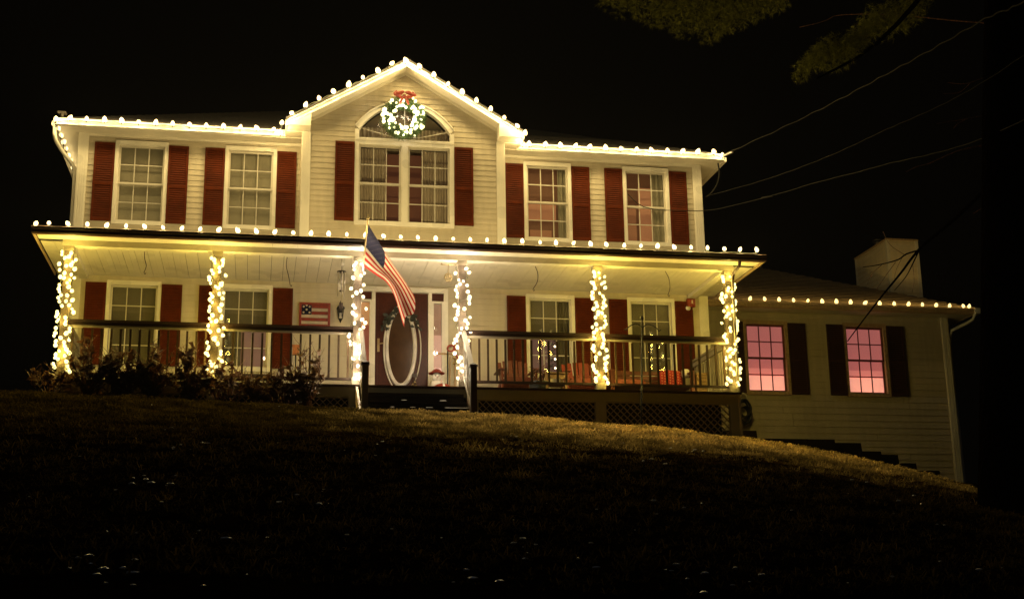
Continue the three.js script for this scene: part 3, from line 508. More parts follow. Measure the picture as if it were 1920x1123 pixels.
// ================================================================ THE SIDE WING
const wing = thing('side_wing', 'low one storey wing with hip roof and two pink lit windows', 'building', [8.5, -1.2, -1.2]);
const WZ = -1.2;
{
  const wx = [6.88, 8.985], top = 2.015;
  const holes = wx.map((x) => ({ x0: x + 0.03, x1: x + 0.9, y0: top - 1.44, y1: top - 0.03 }));
  const w = sheathing([[5.76, -2.2], [11.3, -2.2], [11.3, 2.2], [5.76, 2.2]], holes, WZ, wing);
  clapboards(w, 5.76, 11.14, -1.35, 2.2, WZ, wx.map((x) => ({ x0: x, x1: x + 0.93, y0: top - 1.482, y1: top + 0.012 })), 0.128);
  mk('foundation', [box(5.76, 11.3, -2.2, -1.36, WZ, WZ + 0.02)], M.stone, wing);
  cornerBoard(wing, 11.14, 11.3, -1.35, 2.2, WZ);
  mk('side_wall', [box(11.1, 11.3, -2.4, 2.2, -8, WZ - 0.2)], M.siding, wing); mk('rear_wall', [box(5.76, 11.1, -2.4, 2.2, -8, -7.8)], M.siding, wing);
  const clothy = (rgb, em) => new THREE.MeshPhysicalMaterial({ color: new THREE.Color().setRGB(...rgb), roughness: 1, specularIntensity: 0.05, transmission: 0.6, thickness: 0, emissive: new THREE.Color().setRGB(...em), side: THREE.DoubleSide }), up = clothy([0.72, 0.34, 0.3], [0.46, 0.175, 0.16]), low = clothy([0.95, 0.7, 0.6], [0.85, 0.44, 0.34]), mid = clothy([0.82, 0.46, 0.4], [0.6, 0.25, 0.21]);
  const sm = mat([0.2, 0.05, 0.04], 0.5, { map: T.paint });
  const rev = [[0, 0.28], [0.25, 0.32]];
  wx.forEach((x, i) => {
    const lp = [x + 0.5, 0.72, WZ - 0.62]; inst('lamp_bulb', bigBulb, glow(new THREE.Color(1, 0.62, 0.48), 3), wing, lp); lamp(wing, lp, new THREE.Color(1, 0.56, 0.43), 0.75);
    windowUnit(wing, x, top, 0.93, 1.47, WZ, { sashMat: sm, muntin: 0.02, frameMat: M.tan, back: [{ x0: -0.02, x1: 1.02, y0: -0.02, y1: rev[0][1] + (i ? -0.01 : 0), m: low, z: 0.13, name: 'lit_curtain' }, { x0: -0.02, x1: 1.02, y0: rev[0][1] - 0.03, y1: 0.36, m: mid, z: 0.122, name: 'lit_curtain' }, { x0: -0.02, x1: 1.02, y0: 0.36, y1: 1.02, m: up, z: 0.115, name: 'roller_shade' }] });
    shutter(wing, x - 0.355, x - 0.005, 0.555, 1.99, WZ, M.shutterDark); shutter(wing, x + 0.935, x + 1.3, 0.555, 1.99, WZ, M.shutterDark);
  });
  const E = WZ + 0.37, L = 5.77, R = 11.68;
  mk('soffit', [box(L, R, 2.2, 2.22, WZ, E)], M.soffit, wing); mk('soffit', [box(11.3, R, 2.2, 2.22, -8, WZ - 0.001)], M.soffit, wing);
  mk('fascia', [box(L, R, 2.19, 2.31, E, E + 0.018)], M.tan, wing); mk('fascia', [box(R, R + 0.018, 2.19, 2.31, -8, E)], M.tan, wing);
  const gut = mk('gutter', [alongX(GUT(E + 0.019, 2.205, 0.1, 0.085), L, R + 0.06)], M.tan, wing);
  mk('elbow', [tube([[R + 0.02, 2.22, E + 0.06], [R, 2.12, E + 0.02], [R - 0.12, 2.03, E - 0.12], [11.36, 1.92, WZ - 0.02], [11.35, 1.8, WZ - 0.04], [11.35, -1.2, WZ - 0.04]], 0.034, 24, 6), box(R - 0.02, R + 0.1, 2.2, 2.312, E - 0.01, E + 0.11)], mat([0.5, 0.5, 0.48], 0.5, { map: T.trim }), gut);
  const y0 = 2.31, z0 = E + 0.05, x1 = R + 0.06, zb = -8, hd = (z0 - zb) / 2, ry = y0 + hd * 0.5, zr = (z0 + zb) / 2;
  const A = [5.77, y0, z0], B = [x1, y0, z0], C = [x1, y0, zb], D = [5.77, y0, zb], F = [x1 - hd, ry, zr], G = [5.77, ry, zr], g = new THREE.BufferGeometry();
  g.setAttribute('position', new THREE.Float32BufferAttribute([A, B, F, A, F, G, B, C, F, C, D, G, C, G, F, A, G, D, A, D, C, A, C, B].flat(), 3)); g.computeVertexNormals();
  const roof = mk('roof', g, M.wingShingle, wing), rows = [];
  for (let k = 0; k < 25; k++) { const d = k * 0.14, y = y0 + d * 0.5, z = z0 - d; for (let x = 5.78 - (k % 2) * 0.4; x < x1 - d - 0.05; x += 0.92) { const a = Math.max(5.78, x), e = Math.min(x + 0.915, x1 - d), j = rr(0, 0.004); rows.push(hexa([[a, y + 0.001, z - 0.14], [e, y + 0.001, z - 0.14], [e, y + 0.001, z + 0.012], [a, y + 0.001, z + 0.012], [a, y + 0.076, z - 0.14], [e, y + 0.076, z - 0.14], [e, y + 0.014 + j, z + 0.012], [a, y + 0.014 + j, z + 0.012]])); } }
  stuff(mk('shingles', rows, M.wingShingle, roof));
  // sided chimney chase on the far right wall
  const ch = sub('chimney', wing), c = { x0: 11.31, x1: 12.04, z0: -5.1, z1: -3.5, top: 4.56 };
  mk('chase', [box(c.x0, c.x1, -2.4, c.top, c.z0, c.z1)], M.chase, ch);
  const bo = []; for (let y = 2.2; y < c.top - 0.05; y += 0.115) { const yt = Math.min(y + 0.115, c.top - 0.03); bo.push(hexa([[c.x0 + 0.05, y, c.z1], [c.x1 - 0.05, y, c.z1], [c.x1 - 0.05, y, c.z1 + 0.02], [c.x0 + 0.05, y, c.z1 + 0.02], [c.x0 + 0.05, yt, c.z1], [c.x1 - 0.05, yt, c.z1], [c.x1 - 0.05, yt, c.z1 + 0.005], [c.x0 + 0.05, yt, c.z1 + 0.005]]), hexa([[c.x0 - 0.02, y, c.z0 + 0.05], [c.x0, y, c.z0 + 0.05], [c.x0, y, c.z1 - 0.05], [c.x0 - 0.02, y, c.z1 - 0.05], [c.x0 - 0.005, yt, c.z0 + 0.05], [c.x0, yt, c.z0 + 0.05], [c.x0, yt, c.z1 - 0.05], [c.x0 - 0.005, yt, c.z1 - 0.05]])); }
  for (let k = 0; k < bo.length; k++) mk('clapboard', [bo[k]], M.chase, ch);
  mk('corner_board', [box(c.x0 - 0.022, c.x0 + 0.05, 2.1, c.top, c.z1 - 0.05, c.z1 + 0.024), box(c.x1 - 0.05, c.x1 + 0.022, 2.1, c.top, c.z1 - 0.05, c.z1 + 0.024), box(c.x0 - 0.022, c.x0 + 0.02, 2.1, c.top, c.z0 - 0.01, c.z0 + 0.05)], M.trim, ch);
  mk('cap', [box(c.x0 - 0.03, c.x1 + 0.03, c.top, c.top + 0.035, c.z0 - 0.03, c.z1 + 0.035)], M.tan, ch);
  mk('flue', [rodG([11.55, c.top, -4.4], [11.55, c.top + 0.22, -4.4], 0.08, 10), rodG([11.55, c.top + 0.24, -4.4], [11.55, c.top + 0.27, -4.4], 0.12, 10)], M.steel, ch);
}
// ================================================================ STRINGS OF LIGHTS
const G_EAVE = glow(new THREE.Color(1, 0.72, 0.34), 2.6), G_GUTTER = glow(new THREE.Color(1, 0.78, 0.42), 2.6), G_YELLOW = glow(new THREE.Color(1, 0.84, 0.33), 2.1), G_WHITE = glow(new THREE.Color(1, 0.88, 0.58), 1.7), G_WING = glow(new THREE.Color(1, 0.74, 0.28), 1.9), G_WREATH = glow(new THREE.Color(1, 0.93, 0.45), 1.9);
// bulbs upright on a wire; each lamp sits in its own bulb
function lightString(label, pts, gm, color, power, group, o = {}) {
  const p0 = pts[Math.floor(pts.length / 2)], t = thing('string_lights', label, 'string lights', p0, group), wire = [], sock = [];
  pts.forEach((p, i) => {
    const rot = [rr(-0.5, 0.9), rr(0, 6), rr(-0.7, 0.7)], s = rr(0.8, 1.15) * (o.size ?? 1);
    inst('bulb', bigBulb, gm, t, p, rot, [s, s, s]);
    lamp(t, p, color, power * (o.k ?? 1) * (p[3] ?? 1) * rr(0.8, 1.25));
    wire.push([p[0] - 0.01, p[1] - 0.062, p[2] - 0.012]);
    if (i < pts.length - 1) { const q = pts[i + 1], k = o.up ?? 0; wire.push([(p[0] + q[0]) / 2, (p[1] + q[1]) / 2 - 0.062 + k + rr(-0.02, 0.02), (p[2] + q[2]) / 2 - 0.012 - Math.abs(k) * 0.5]); }
    sock.push(rodG([p[0], p[1] - 0.07, p[2] - 0.004], [p[0], p[1] - 0.042, p[2]], 0.014, 6));
  });
  mk('wire', [tube(wire, 0.006, wire.length * 3, 4)], M.cord, t); stuff(mk('sockets', sock, M.cord, t));
  return t;
}
const toZ = (p, z0, z1) => { const s = (23.036 - z1) / (23.036 - z0); return [-2.45 + (p[0] + 2.45) * s, -4.0035 + (p[1] + 4.0035) * s, z1]; };
{
  const ef = [], g = 'string lights along the roof edges';
  for (const z of [-2.05, -1.72, -1.4, -1.1, -0.76, -0.42, -0.08, 0.24]) ef.push([-6.055, 4.74 + rr(-0.006, 0.006), z, 0.14]);
  ef.push(toZ([-6.09, 4.86], 0.37, 0.46));
  for (const x of [-5.86, -5.58, -5.28, -4.99, -4.7, -4.41, -4.12, -3.83, -3.54, -3.24, -2.95, -2.66, -2.36]) ef.push(toZ([x, 4.9], 0.37, 0.46));
  lightString('warm white string lights along the left upper eave and round its left corner', ef, G_EAVE, WARM, I_EAVE, g, { up: 0.045 });
  lightString('warm white string lights running up and down the peaked front gable', [[-2.24, 4.74], [-2.225, 4.87], [-2.06, 5.06], [-1.82, 5.23], [-1.59, 5.37], [-1.34, 5.52], [-1.07, 5.67], [-0.82, 5.82], [-0.55, 5.97], [-0.3, 6.13], [-0.05, 6.2], [0.2, 6.11], [0.46, 5.96], [0.72, 5.8], [0.98, 5.66], [1.24, 5.51], [1.5, 5.36], [1.75, 5.21], [1.99, 5.06], [2.13, 4.93], [2.11, 4.78]].map(([x, y], i) => toZ([x, y - 0.05], i === 0 || i === 20 ? 0.75 : 0.9, i === 0 || i === 20 ? 0.75 : 0.99)), G_EAVE, WARM, I_EAVE, g, { up: 0.03, k: 1.0 });
  lightString('warm white string lights along the right upper eave', [[2.31, 4.88], [2.62, 4.89], [2.91, 4.89], [3.2, 4.89], [3.47, 4.89], [3.78, 4.89], [4.08, 4.89], [4.38, 4.89], [4.67, 4.89], [4.99, 4.9], [5.29, 4.9], [5.59, 4.91], [5.91, 4.93], [6.08, 4.86]].map((p) => toZ(p, 0.37, 0.46)), G_EAVE, WARM, I_EAVE, g, { up: 0.045 });
  const gp = [[-5.93, 2.3, 2.5]]; for (const x of [-5.74, -5.46, -5.17, -4.88, -4.59, -4.31, -4.03, -3.74, -3.46, -3.17, -2.88, -2.59, -2.3, -2.01, -1.73, -1.45, -1.16, -0.86, -0.57, -0.29, -0.01, 0.28, 0.57, 0.85, 1.13, 1.42, 1.72, 2.02, 2.29, 2.59, 2.88, 3.15, 3.46, 3.75, 4.04, 4.33, 4.63, 4.92, 5.22, 5.5, 5.8]) gp.push([x, 2.325 + 0.03 * Math.max(0, x) / 5.8 + rr(-0.006, 0.006), 2.49]);
  lightString('warm white string lights standing along the dark porch gutter', gp, G_GUTTER, WARM, I_GUTTER, g, { up: -0.005, size: 0.78 });
  const wp = []; for (const x of [6.3, 6.9, 7.2, 7.5, 7.8, 8.1, 8.4, 8.7, 9.0, 9.31, 9.62, 9.93, 10.24, 10.54, 10.84, 11.13, 11.43, 11.56]) wp.push([x, 2.35 + rr(-0.008, 0.008), -0.75]);
  lightString('amber string lights along the gutter of the low side wing', wp, G_WING, AMBER, I_WING, g, { up: -0.01, size: 0.85 });
}
// strings wound round the porch posts
PX.forEach((px, i) => {
  const where = ['leftmost porch post behind the shrubs', 'second porch post, between the two left windows', 'porch post left of the steps, beside the hung flag', 'porch post right of the steps', 'porch post between the two right windows', 'corner porch post next to the side wing'][i];
  const white = i === 2 || i === 3, t = thing('post_lights', `${white ? 'white' : 'yellow white'} string lights wound round the ${where}`, 'string lights', [px, 1, PZ], 'string lights wound round the porch posts');
  const n = [78, 72, 60, 66, 76, 76][i], wire = [], m = white ? G_WHITE : G_YELLOW, c = white ? WHITE : YELLOW, dens = white ? 0.9 : 1;
  let lit = 0;
  for (let k = 0; k < n; k++) {
    const strand = k % 2, f = (k + rr(-0.45, 0.45)) / n, y = 1.97 - f * (white ? 1.95 : 1.93), a = (k % 7 === 6 ? -1.57 : strand ? 0.75 : 2.4) + rr(-0.75, 0.75), r = rr(0.085, 0.14);
    const x = px + Math.cos(a) * r * 1.05, z = PZ + Math.sin(a) * r;
    if (white && rnd() < 0.16) continue;
    const s = rr(0.68, 1.05); inst('bulb', miniBulb, m, t, [x, y, z], [rr(-1.2, 1.2), rr(0, 6), rr(-1.2, 1.2)], [s, s, s]);
    if (k % 3 === 1) { lamp(t, [x, y, z], c, I_POST * dens * 15 / n * (white ? 1.55 : 1)); lit++; }
  }
  for (let k = 0; k <= 60; k++) { const a = k * 0.62 + i, r = 0.098; wire.push([px + Math.cos(a) * r, 1.98 - k / 60 * 1.96, PZ + Math.sin(a) * r]); }
  mk('wire', [tube(wire, 0.005, 200, 4)], M.cord, t);
});

// ================================================================ WREATH ON THE GABLE
{
  const c = [-0.06, 5.12, 0.7], t = thing('wreath', 'lit evergreen wreath with a red bow hung over the arched gable window', 'wreath', c), needles = [], ring = [];
  for (let k = 0; k < 24; k++) ring.push([c[0] + 0.3 * Math.cos(k / 24 * 6.2832), c[1] + 0.3 * Math.sin(k / 24 * 6.2832), c[2]]);
  mk('wire_frame', [tube(ring, 0.03, 60, 6, true)], M.evergreen, t);
  const P = [];
  for (let k = 0; k < 6000; k++) {
    const a = rr(0, 6.2832), q = rr(0, 6.2832), r = rr(0.02, 0.1), x = c[0] + (0.3 + r * Math.cos(q)) * Math.cos(a), y = c[1] + (0.3 + r * Math.cos(q)) * Math.sin(a), z = c[2] + r * Math.sin(q);
    const d = V(Math.cos(q) * Math.cos(a) + rr(-0.7, 0.7) - 0.6 * Math.sin(a), Math.cos(q) * Math.sin(a) + rr(-0.7, 0.7) + 0.6 * Math.cos(a), Math.sin(q) + rr(-0.5, 0.5)).normalize().multiplyScalar(rr(0.05, 0.09)), s = V(rr(-1, 1), rr(-1, 1), rr(-1, 1)).normalize().multiplyScalar(0.006);
    P.push(x - s.x, y - s.y, z - s.z, x + s.x, y + s.y, z + s.z, x + d.x, y + d.y, z + d.z);
  }
  const g = new THREE.BufferGeometry(); g.setAttribute('position', new THREE.Float32BufferAttribute(P, 3)); g.computeVertexNormals();
  stuff(mk('foliage', [g], mat([0.05, 0.1, 0.018], 0.7, { side: THREE.DoubleSide }), t));
  for (let k = 0; k < 86; k++) { const a = k * 2.399 + rr(-0.2, 0.2), r = 0.3 + rr(-0.13, 0.1), s = rr(0.5, 1.1), low = Math.sin(a) < -0.2 || Math.cos(a) > 0.6 ? 1 : 0.85; if (low < 1 && rnd() < 0.25) continue; inst('bulb', miniBulb, G_WREATH, t, [c[0] + r * Math.cos(a), c[1] + r * Math.sin(a), c[2] + rr(0.05, 0.1)], [rr(-1, 1), rr(0, 6), rr(-1, 1)], [s, s, s]); if (k % 6 === 0) lamp(t, [c[0] + r * Math.cos(a), c[1] + r * Math.sin(a), c[2] + 0.12], WHITE, 0.16); }
  const by = c[1] + 0.38, bz = c[2] + 0.1, rib = [];
  for (const [dx, dy, l, w, a] of [[-0.1, 0.04, 0.105, 0.042, 0.35], [0.11, 0.045, 0.11, 0.042, -0.3], [-0.08, -0.02, 0.085, 0.035, -0.35], [0.085, -0.015, 0.09, 0.035, 0.4], [0, 0, 0.035, 0.035, 0], [-0.06, -0.1, 0.075, 0.024, 1.15], [0.05, -0.1, 0.08, 0.024, -1.2], [-0.17, 0.06, 0.05, 0.02, 0.9], [0.17, 0.055, 0.045, 0.02, -0.8]]) { const q = new THREE.SphereGeometry(1, 12, 8), p = q.attributes.position; for (let k = 0; k < p.count; k++) { const x = p.getX(k), y = p.getY(k), z = p.getZ(k), f = 1 - 0.45 * Math.cos(x * 5) * (Math.abs(x) < 0.5 ? 1 : 0); p.setXYZ(k, x * l, y * w * (0.7 + 0.3 * f), z * 0.022 + 0.012 * Math.sin(x * 6 + dx * 30)); } q.rotateZ(a); q.translate(c[0] + dx, by + dy, bz + rr(0, 0.03)); q.computeVertexNormals(); rib.push(q); }
  mk('bow', rib, M.bow, t);
}

// ================================================================ FLAG ON ITS POLE
{
  const t = thing('flag', 'large striped flag with blue starry corner hanging from a pole on the porch post', 'flag', [-0.86, 1.9, 2.15]);
  mk('pole', [rodG([-0.865, 1.86, 2.11], [-0.862, 2.44, 2.96], 0.013, 8)], M.brass, t);
  mk('bracket', [box(-0.9, -0.83, 1.82, 1.96, 2.112, 2.13), rodG([-0.865, 1.85, 2.12], [-0.865, 1.93, 2.22], 0.022, 8)], M.steel, t);
  const fin = new THREE.SphereGeometry(0.022, 10, 8); fin.translate(-0.862, 2.455, 2.98); mk('finial', [fin, rodG([-0.862, 2.46, 2.985], [-0.862, 2.52, 3.0], 0.007)], M.brass, t);
  const top = new THREE.CatmullRomCurve3([[-0.85, 2.385, 2.9], [-0.69, 2.11, 2.9], [-0.52, 1.84, 2.87], [-0.31, 1.54, 2.82], [-0.08, 1.22, 2.74]].map((p) => V(...p)));
  const bot = new THREE.CatmullRomCurve3([[-0.855, 1.88, 2.2], [-0.67, 1.715, 2.3], [-0.5, 1.555, 2.4], [-0.37, 1.33, 2.5], [-0.205, 0.83, 2.56]].map((p) => V(...p)));
  const S = (u, v) => {
    const a = top.getPoint(u), b = bot.getPoint(u), p = a.lerp(b, v), k = Math.sin(v * 7.5 + u * 2.4) * 0.075 * Math.min(1, u * 2.2);
    p.z += k + 0.05 * Math.sin(u * 9 + v * 3) * u; p.x += 0.05 * Math.sin(v * 6.3 - 0.4) * u; p.y += 0.03 * Math.sin(v * 9 + 1) * u * u; return p;
  };
  const patch = (u0, u1, v0, v1, nu, nv, off = 0) => {
    const a = [], N = (u, v) => S(Math.min(1, u + 0.01), v).sub(S(Math.max(0, u - 0.01), v)).cross(S(u, Math.min(1, v + 0.01)).sub(S(u, Math.max(0, v - 0.01)))).normalize(), nn = [];
    const q = (i, j) => { const u = u0 + (u1 - u0) * i / nu, v = v0 + (v1 - v0) * j / nv, n = N(u, v).negate(), p = S(u, v).addScaledVector(n, off); return [p, n]; };
    for (let i = 0; i < nu; i++) for (let j = 0; j < nv; j++) for (const [x, y] of [[0, 0], [0, 1], [1, 1], [0, 0], [1, 1], [1, 0]]) { const [p, n] = q(i + x, j + y); a.push(p.x, p.y, p.z); nn.push(n.x, n.y, n.z); }
    const g = new THREE.BufferGeometry(); g.setAttribute('position', new THREE.Float32BufferAttribute(a, 3)); g.setAttribute('normal', new THREE.Float32BufferAttribute(nn, 3)); return g;
  };
  for (let k = 0; k < 13; k++) mk('stripe', [patch(k < 7 ? 0.4 : 0, 1, k / 13, (k + 1) / 13, 26, 2)], k % 2 ? M.flagWhite : M.flagRed, t);
  const can = mk('canton', [patch(0, 0.4, 0, 7 / 13, 14, 10)], M.flagBlue, t), st = [];
  for (let r = 0; r < 9; r++) for (let c = 0; c < (r % 2 ? 5 : 6); c++) {
    const u = 0.4 * ((c + (r % 2 ? 1 : 0.5)) / 6), v = 7 / 13 * ((r + 0.6) / 9.2), o = S(u, v), du = S(u + 0.01, v).sub(o).normalize(), dv = S(u, v + 0.01).sub(o).normalize(), nn = du.clone().cross(dv).normalize();
    for (const s of [1, -1]) { const a = []; for (let k = 0; k < 10; k++) { const P = (m) => { const R = m % 2 ? 0.004 : 0.009, w = m / 10 * 6.2832; return o.clone().addScaledVector(du, Math.cos(w) * R).addScaledVector(dv, Math.sin(w) * R).addScaledVector(nn, s * 0.003); }; const p = o.clone().addScaledVector(nn, s * 0.003), x = P(k), y = P(k + 1); a.push(...p.toArray(), ...x.toArray(), ...y.toArray()); } const g = new THREE.BufferGeometry(); g.setAttribute('position', new THREE.Float32BufferAttribute(a, 3)); g.computeVertexNormals(); st.push(g); }
  }
  stuff(mk('stars', st, cloth([0.3, 0.29, 0.31]), can));
}

// ================================================================ THINGS ON THE PORCH
const grp = 'thin dark wires hanging from the porch ceiling';
{
  const t = thing('wooden_flag_sign', 'red framed wooden board painted as a striped flag beside the front door', 'sign', [-1.54, 1.5, 0.03]);
  const x0 = -1.82, x1 = -1.275, y0 = 1.31, y1 = 1.795, z = 0.026;
  mk('frame', [box(x0, x0 + 0.04, y0, y1, z, z + 0.04), box(x1 - 0.04, x1, y0, y1, z, z + 0.04), box(x0 + 0.04, x1 - 0.04, y1 - 0.04, y1, z, z + 0.04), box(x0 + 0.04, x1 - 0.04, y0, y0 + 0.04, z, z + 0.04)], M.red, t);
  const n = 7, h = (y1 - y0 - 0.08) / n; for (let k = 0; k < n; k++) { const y = y1 - 0.04 - (k + 1) * h, l = k < 3 ? x0 + 0.22 : x0 + 0.042; mk('slat', [box(l, x1 - 0.042, y + 0.003, y + h - 0.003, z, z + 0.022)], k % 2 ? M.flagWhite : M.red, t); }
  const f = mk('blue_field', [box(x0 + 0.042, x0 + 0.217, y1 - 0.04 - 3 * h + 0.003, y1 - 0.042, z, z + 0.024)], M.flagBlue, t), st = [];
  for (const [a, b] of [[0.2, 0.2], [0.8, 0.2], [0.5, 0.5], [0.2, 0.8], [0.8, 0.8], [0.5, 0.93]]) { const c = new THREE.CylinderGeometry(0.018, 0.018, 0.006, 10); c.rotateX(Math.PI / 2); c.translate(x0 + 0.042 + 0.175 * a, y1 - 0.04 - 3 * h + 3 * h * b, z + 0.027); mk('star', [c], M.flagWhite, f); }
}
{
  const t = thing('wall_lantern', 'black carriage lantern on the wall left of the front door', 'lantern', [-1.1, 1.5, 0.03]), g = [], x = -1.1, z = 0.14;
  for (const [a, b] of [[-1, -1], [1, -1], [1, 1], [-1, 1]]) g.push(bar([x + a * 0.035, 1.5, z + b * 0.035], [x + a * 0.055, 1.68, z + b * 0.055], 0.012, 0.012));
  const roof = new THREE.ConeGeometry(0.1, 0.09, 4); roof.rotateY(Math.PI / 4); roof.translate(x, 1.73, z); const foot = new THREE.ConeGeometry(0.05, 0.08, 4); foot.rotateX(Math.PI); foot.rotateY(Math.PI / 4); foot.translate(x, 1.455, z);
  mk('cage', [...g, roof, foot, rodG([x, 1.77, z], [x, 1.82, z], 0.01)], M.iron, t);
  mk('wall_plate', [box(x - 0.04, x + 0.04, 1.56, 1.74, 0.026, 0.045), tube([[x, 1.7, 0.045], [x, 1.8, 0.09], [x, 1.81, z]], 0.01)], M.iron, t);
  const gl = new THREE.CylinderGeometry(0.068, 0.045, 0.17, 4, 1, true); gl.rotateY(Math.PI / 4); gl.translate(x, 1.59, z); mk('glass', [gl], new THREE.MeshPhysicalMaterial({ color: 0xffffff, roughness: 0.15, transmission: 1, thickness: 0, side: THREE.DoubleSide }), t);
  mk('candle', [rodG([x, 1.5, z], [x, 1.6, z], 0.018, 8)], M.white, t);
}
{
  const t = thing('wind_chime', 'metal tube wind chime hanging from the porch ceiling left of the door', 'wind chime', [-1.18, 2.16, 1.6]), x = -1.18, z = 1.6;
  mk('cord', [rodG([x, 2.17, z], [x, 1.96, z], 0.004, 4), rodG([x, 1.95, z], [x, 1.42, z], 0.003, 4)], M.cord, t);
  const s = new THREE.SphereGeometry(0.035, 12, 9); s.translate(x, 2.08, z); mk('bead', [s], M.white, t);
  const d = new THREE.CylinderGeometry(0.075, 0.075, 0.014, 14); d.translate(x, 1.95, z); mk('top_disc', [d], M.iron, t);
  for (let k = 0; k < 6; k++) { const a = k / 6 * 6.28 + 0.4, l = 0.34 + 0.06 * k / 5 + (k % 2) * 0.04; mk('chime_tube', [rodG([x + 0.058 * Math.cos(a), 1.94, z + 0.058 * Math.sin(a)], [x + 0.058 * Math.cos(a), 1.94 - l, z + 0.058 * Math.sin(a)], 0.011, 8)], M.steel, t); }
  const c = new THREE.CylinderGeometry(0.035, 0.035, 0.01, 12); c.translate(x, 1.62, z); mk('clapper', [c, box(x - 0.03, x + 0.03, 1.3, 1.42, z - 0.003, z + 0.003)], M.darkwood, t);
}
{
  const x = 0.57, z = 1.9, t = thing('hanging_ornament', 'round gold wire ornament hanging from a small bracket by the right step post', 'ornament', [x, 2.05, z]);
  mk('bracket', [rodG([0.44, 2.05, z], [0.73, 2.06, z], 0.009, 6), rodG([0.46, 2.05, z], [0.46, 2.08, z], 0.009, 6), rodG([x, 2.05, z], [x, 1.9, z], 0.005, 5)], M.brass, t);
  const g = []; for (let k = 0; k < 5; k++) { const c = []; for (let i = 0; i < 16; i++) { const a = i / 16 * 6.2832, b = k / 5 * 3.1416; c.push([x + 0.065 * Math.cos(a) * Math.cos(b), 1.835 + 0.072 * Math.sin(a), z + 0.065 * Math.cos(a) * Math.sin(b)]); } g.push(tube(c, 0.005, 32, 4, true)); }
  const e = []; for (let i = 0; i < 16; i++) e.push([x + 0.066 * Math.cos(i / 16 * 6.2832), 1.835, z + 0.066 * Math.sin(i / 16 * 6.2832)]); g.push(tube(e, 0.006, 32, 4, true));
  mk('wire_ball', g, M.brass, t);
}
for (const [a, l] of [[[[-4.37, 2.17, 1.6], [-4.36, 2.05, 1.6], [-4.33, 1.93, 1.6], [-4.36, 1.82, 1.6]], 'left of the second post'], [[[-2.08, 2.17, 1.6], [-2.09, 2.02, 1.6], [-2.05, 1.85, 1.6], [-2.02, 1.7, 1.6]], 'between the second post and the wind chime'], [[[2.12, 2.17, 1.6], [2.16, 2.05, 1.6], [2.15, 1.9, 1.6], [2.07, 1.76, 1.6]], 'above the third window'], [[[4.44, 2.17, 1.6], [4.5, 2.04, 1.6], [4.51, 1.86, 1.6], [4.47, 1.74, 1.6]], 'above the fourth window']]) {
  const t = thing('hanging_wire', `thin dark wire hanging from the porch ceiling ${l}`, 'wire', a[0], grp); mk('wire', [tube(a, 0.006, 16, 4)], M.darkwood, t);
  const h = [[a[3][0], a[3][1], 1.6], [a[3][0] + 0.02, a[3][1] - 0.03, 1.6], [a[3][0] + 0.03, a[3][1], 1.6]]; mk('hook', [tube(h, 0.005, 8, 4)], M.iron, t);
}
{ // small red box high on the wall
  const t = thing('alarm_box', 'small red box with a white mark high at the right end of the porch wall', 'box', [5.39, 2.0, 0.05]);
  mk('body', [box(5.32, 5.47, 1.93, 2.08, 0.052, 0.13), box(5.335, 5.455, 1.945, 2.065, 0.131, 0.138)], M.red, t); mk('label_plate', [box(5.395, 5.42, 1.99, 2.05, 0.139, 0.143)], M.white, t);
  const s = new THREE.SphereGeometry(0.05, 12, 8, 0, 6.2832, 0, 1.6); s.rotateX(Math.PI / 2); s.translate(5.35, 1.915, 0.06); mk('dome', [s], M.white, t);
}
function adirondack(x, z, w, label, m) {
  const t = thing('garden_chair', label, 'chair', [x, DK, z], 'red slatted chairs on the porch'), y = DK;
  for (let k = 0; k < 6; k++) { const xx = x - w / 2 + (k + 0.5) * w / 6, hgt = 0.76 + 0.06 * Math.sin((k + 0.5) / 6 * 3.14); mk('back_slat', [bar([xx, y + 0.3, z - 0.16], [xx + (k - 2.5) * 0.012, y + hgt, z - 0.34], w / 6 - 0.014, 0.02)], m, t); }
  for (let k = 0; k < 5; k++) mk('seat_slat', [bar([x - w / 2, y + 0.31 + k * 0.018, z - 0.14 + k * 0.09], [x + w / 2, y + 0.31 + k * 0.018, z - 0.14 + k * 0.09], 0.022, 0.078)], m, t);
  for (const s of [-1, 1]) {
    const xx = x + s * (w / 2 + 0.05); mk('arm', [box(xx - 0.055, xx + 0.055, y + 0.53, y + 0.552, z - 0.24, z + 0.36)], m, t);
    mk('leg', [box(xx - 0.015, xx + 0.015, y, y + 0.53, z + 0.22, z + 0.31)], m, t); mk('leg', [bar([xx, y + 0.4, z + 0.24], [xx, y + 0.03, z - 0.38], 0.03, 0.1)], m, t);
  }
  mk('back_rail', [box(x - w / 2, x + w / 2, y + 0.5, y + 0.56, z - 0.262, z - 0.24)], m, t);
  return t;
}
const redWood = mat([0.2, 0.055, 0.022], 0.5, { map: T.wood });
adirondack(1.92, 0.75, 0.5, 'orange red slatted garden chair right of the front steps', redWood);
adirondack(3.12, 0.7, 0.56, 'bright red slatted garden chair behind the railing beside the lit post', M.red);
{
  const t = thing('side_table', 'pale low slatted side table between the two red chairs', 'table', [2.52, DK, 1.1]), x = 2.52, z = 1.1;
  for (let k = 0; k < 5; k++) mk('top_slat', [box(x - 0.2, x + 0.2, 0.375, 0.395, z - 0.2 + k * 0.08, z - 0.127 + k * 0.08)], M.wicker, t);
  for (const a of [-1, 1]) for (const b of [-1, 1]) mk('leg', [box(x + a * 0.17 - 0.02, x + a * 0.17 + 0.02, DK, 0.374, z + b * 0.16 - 0.02, z + b * 0.16 + 0.02)], M.wicker, t);
  mk('shelf', [box(x - 0.185, x + 0.185, 0.2, 0.22, z - 0.18, z + 0.18), box(x - 0.185, x + 0.185, 0.285, 0.345, z + 0.181, z + 0.19)], M.wicker, t);
}
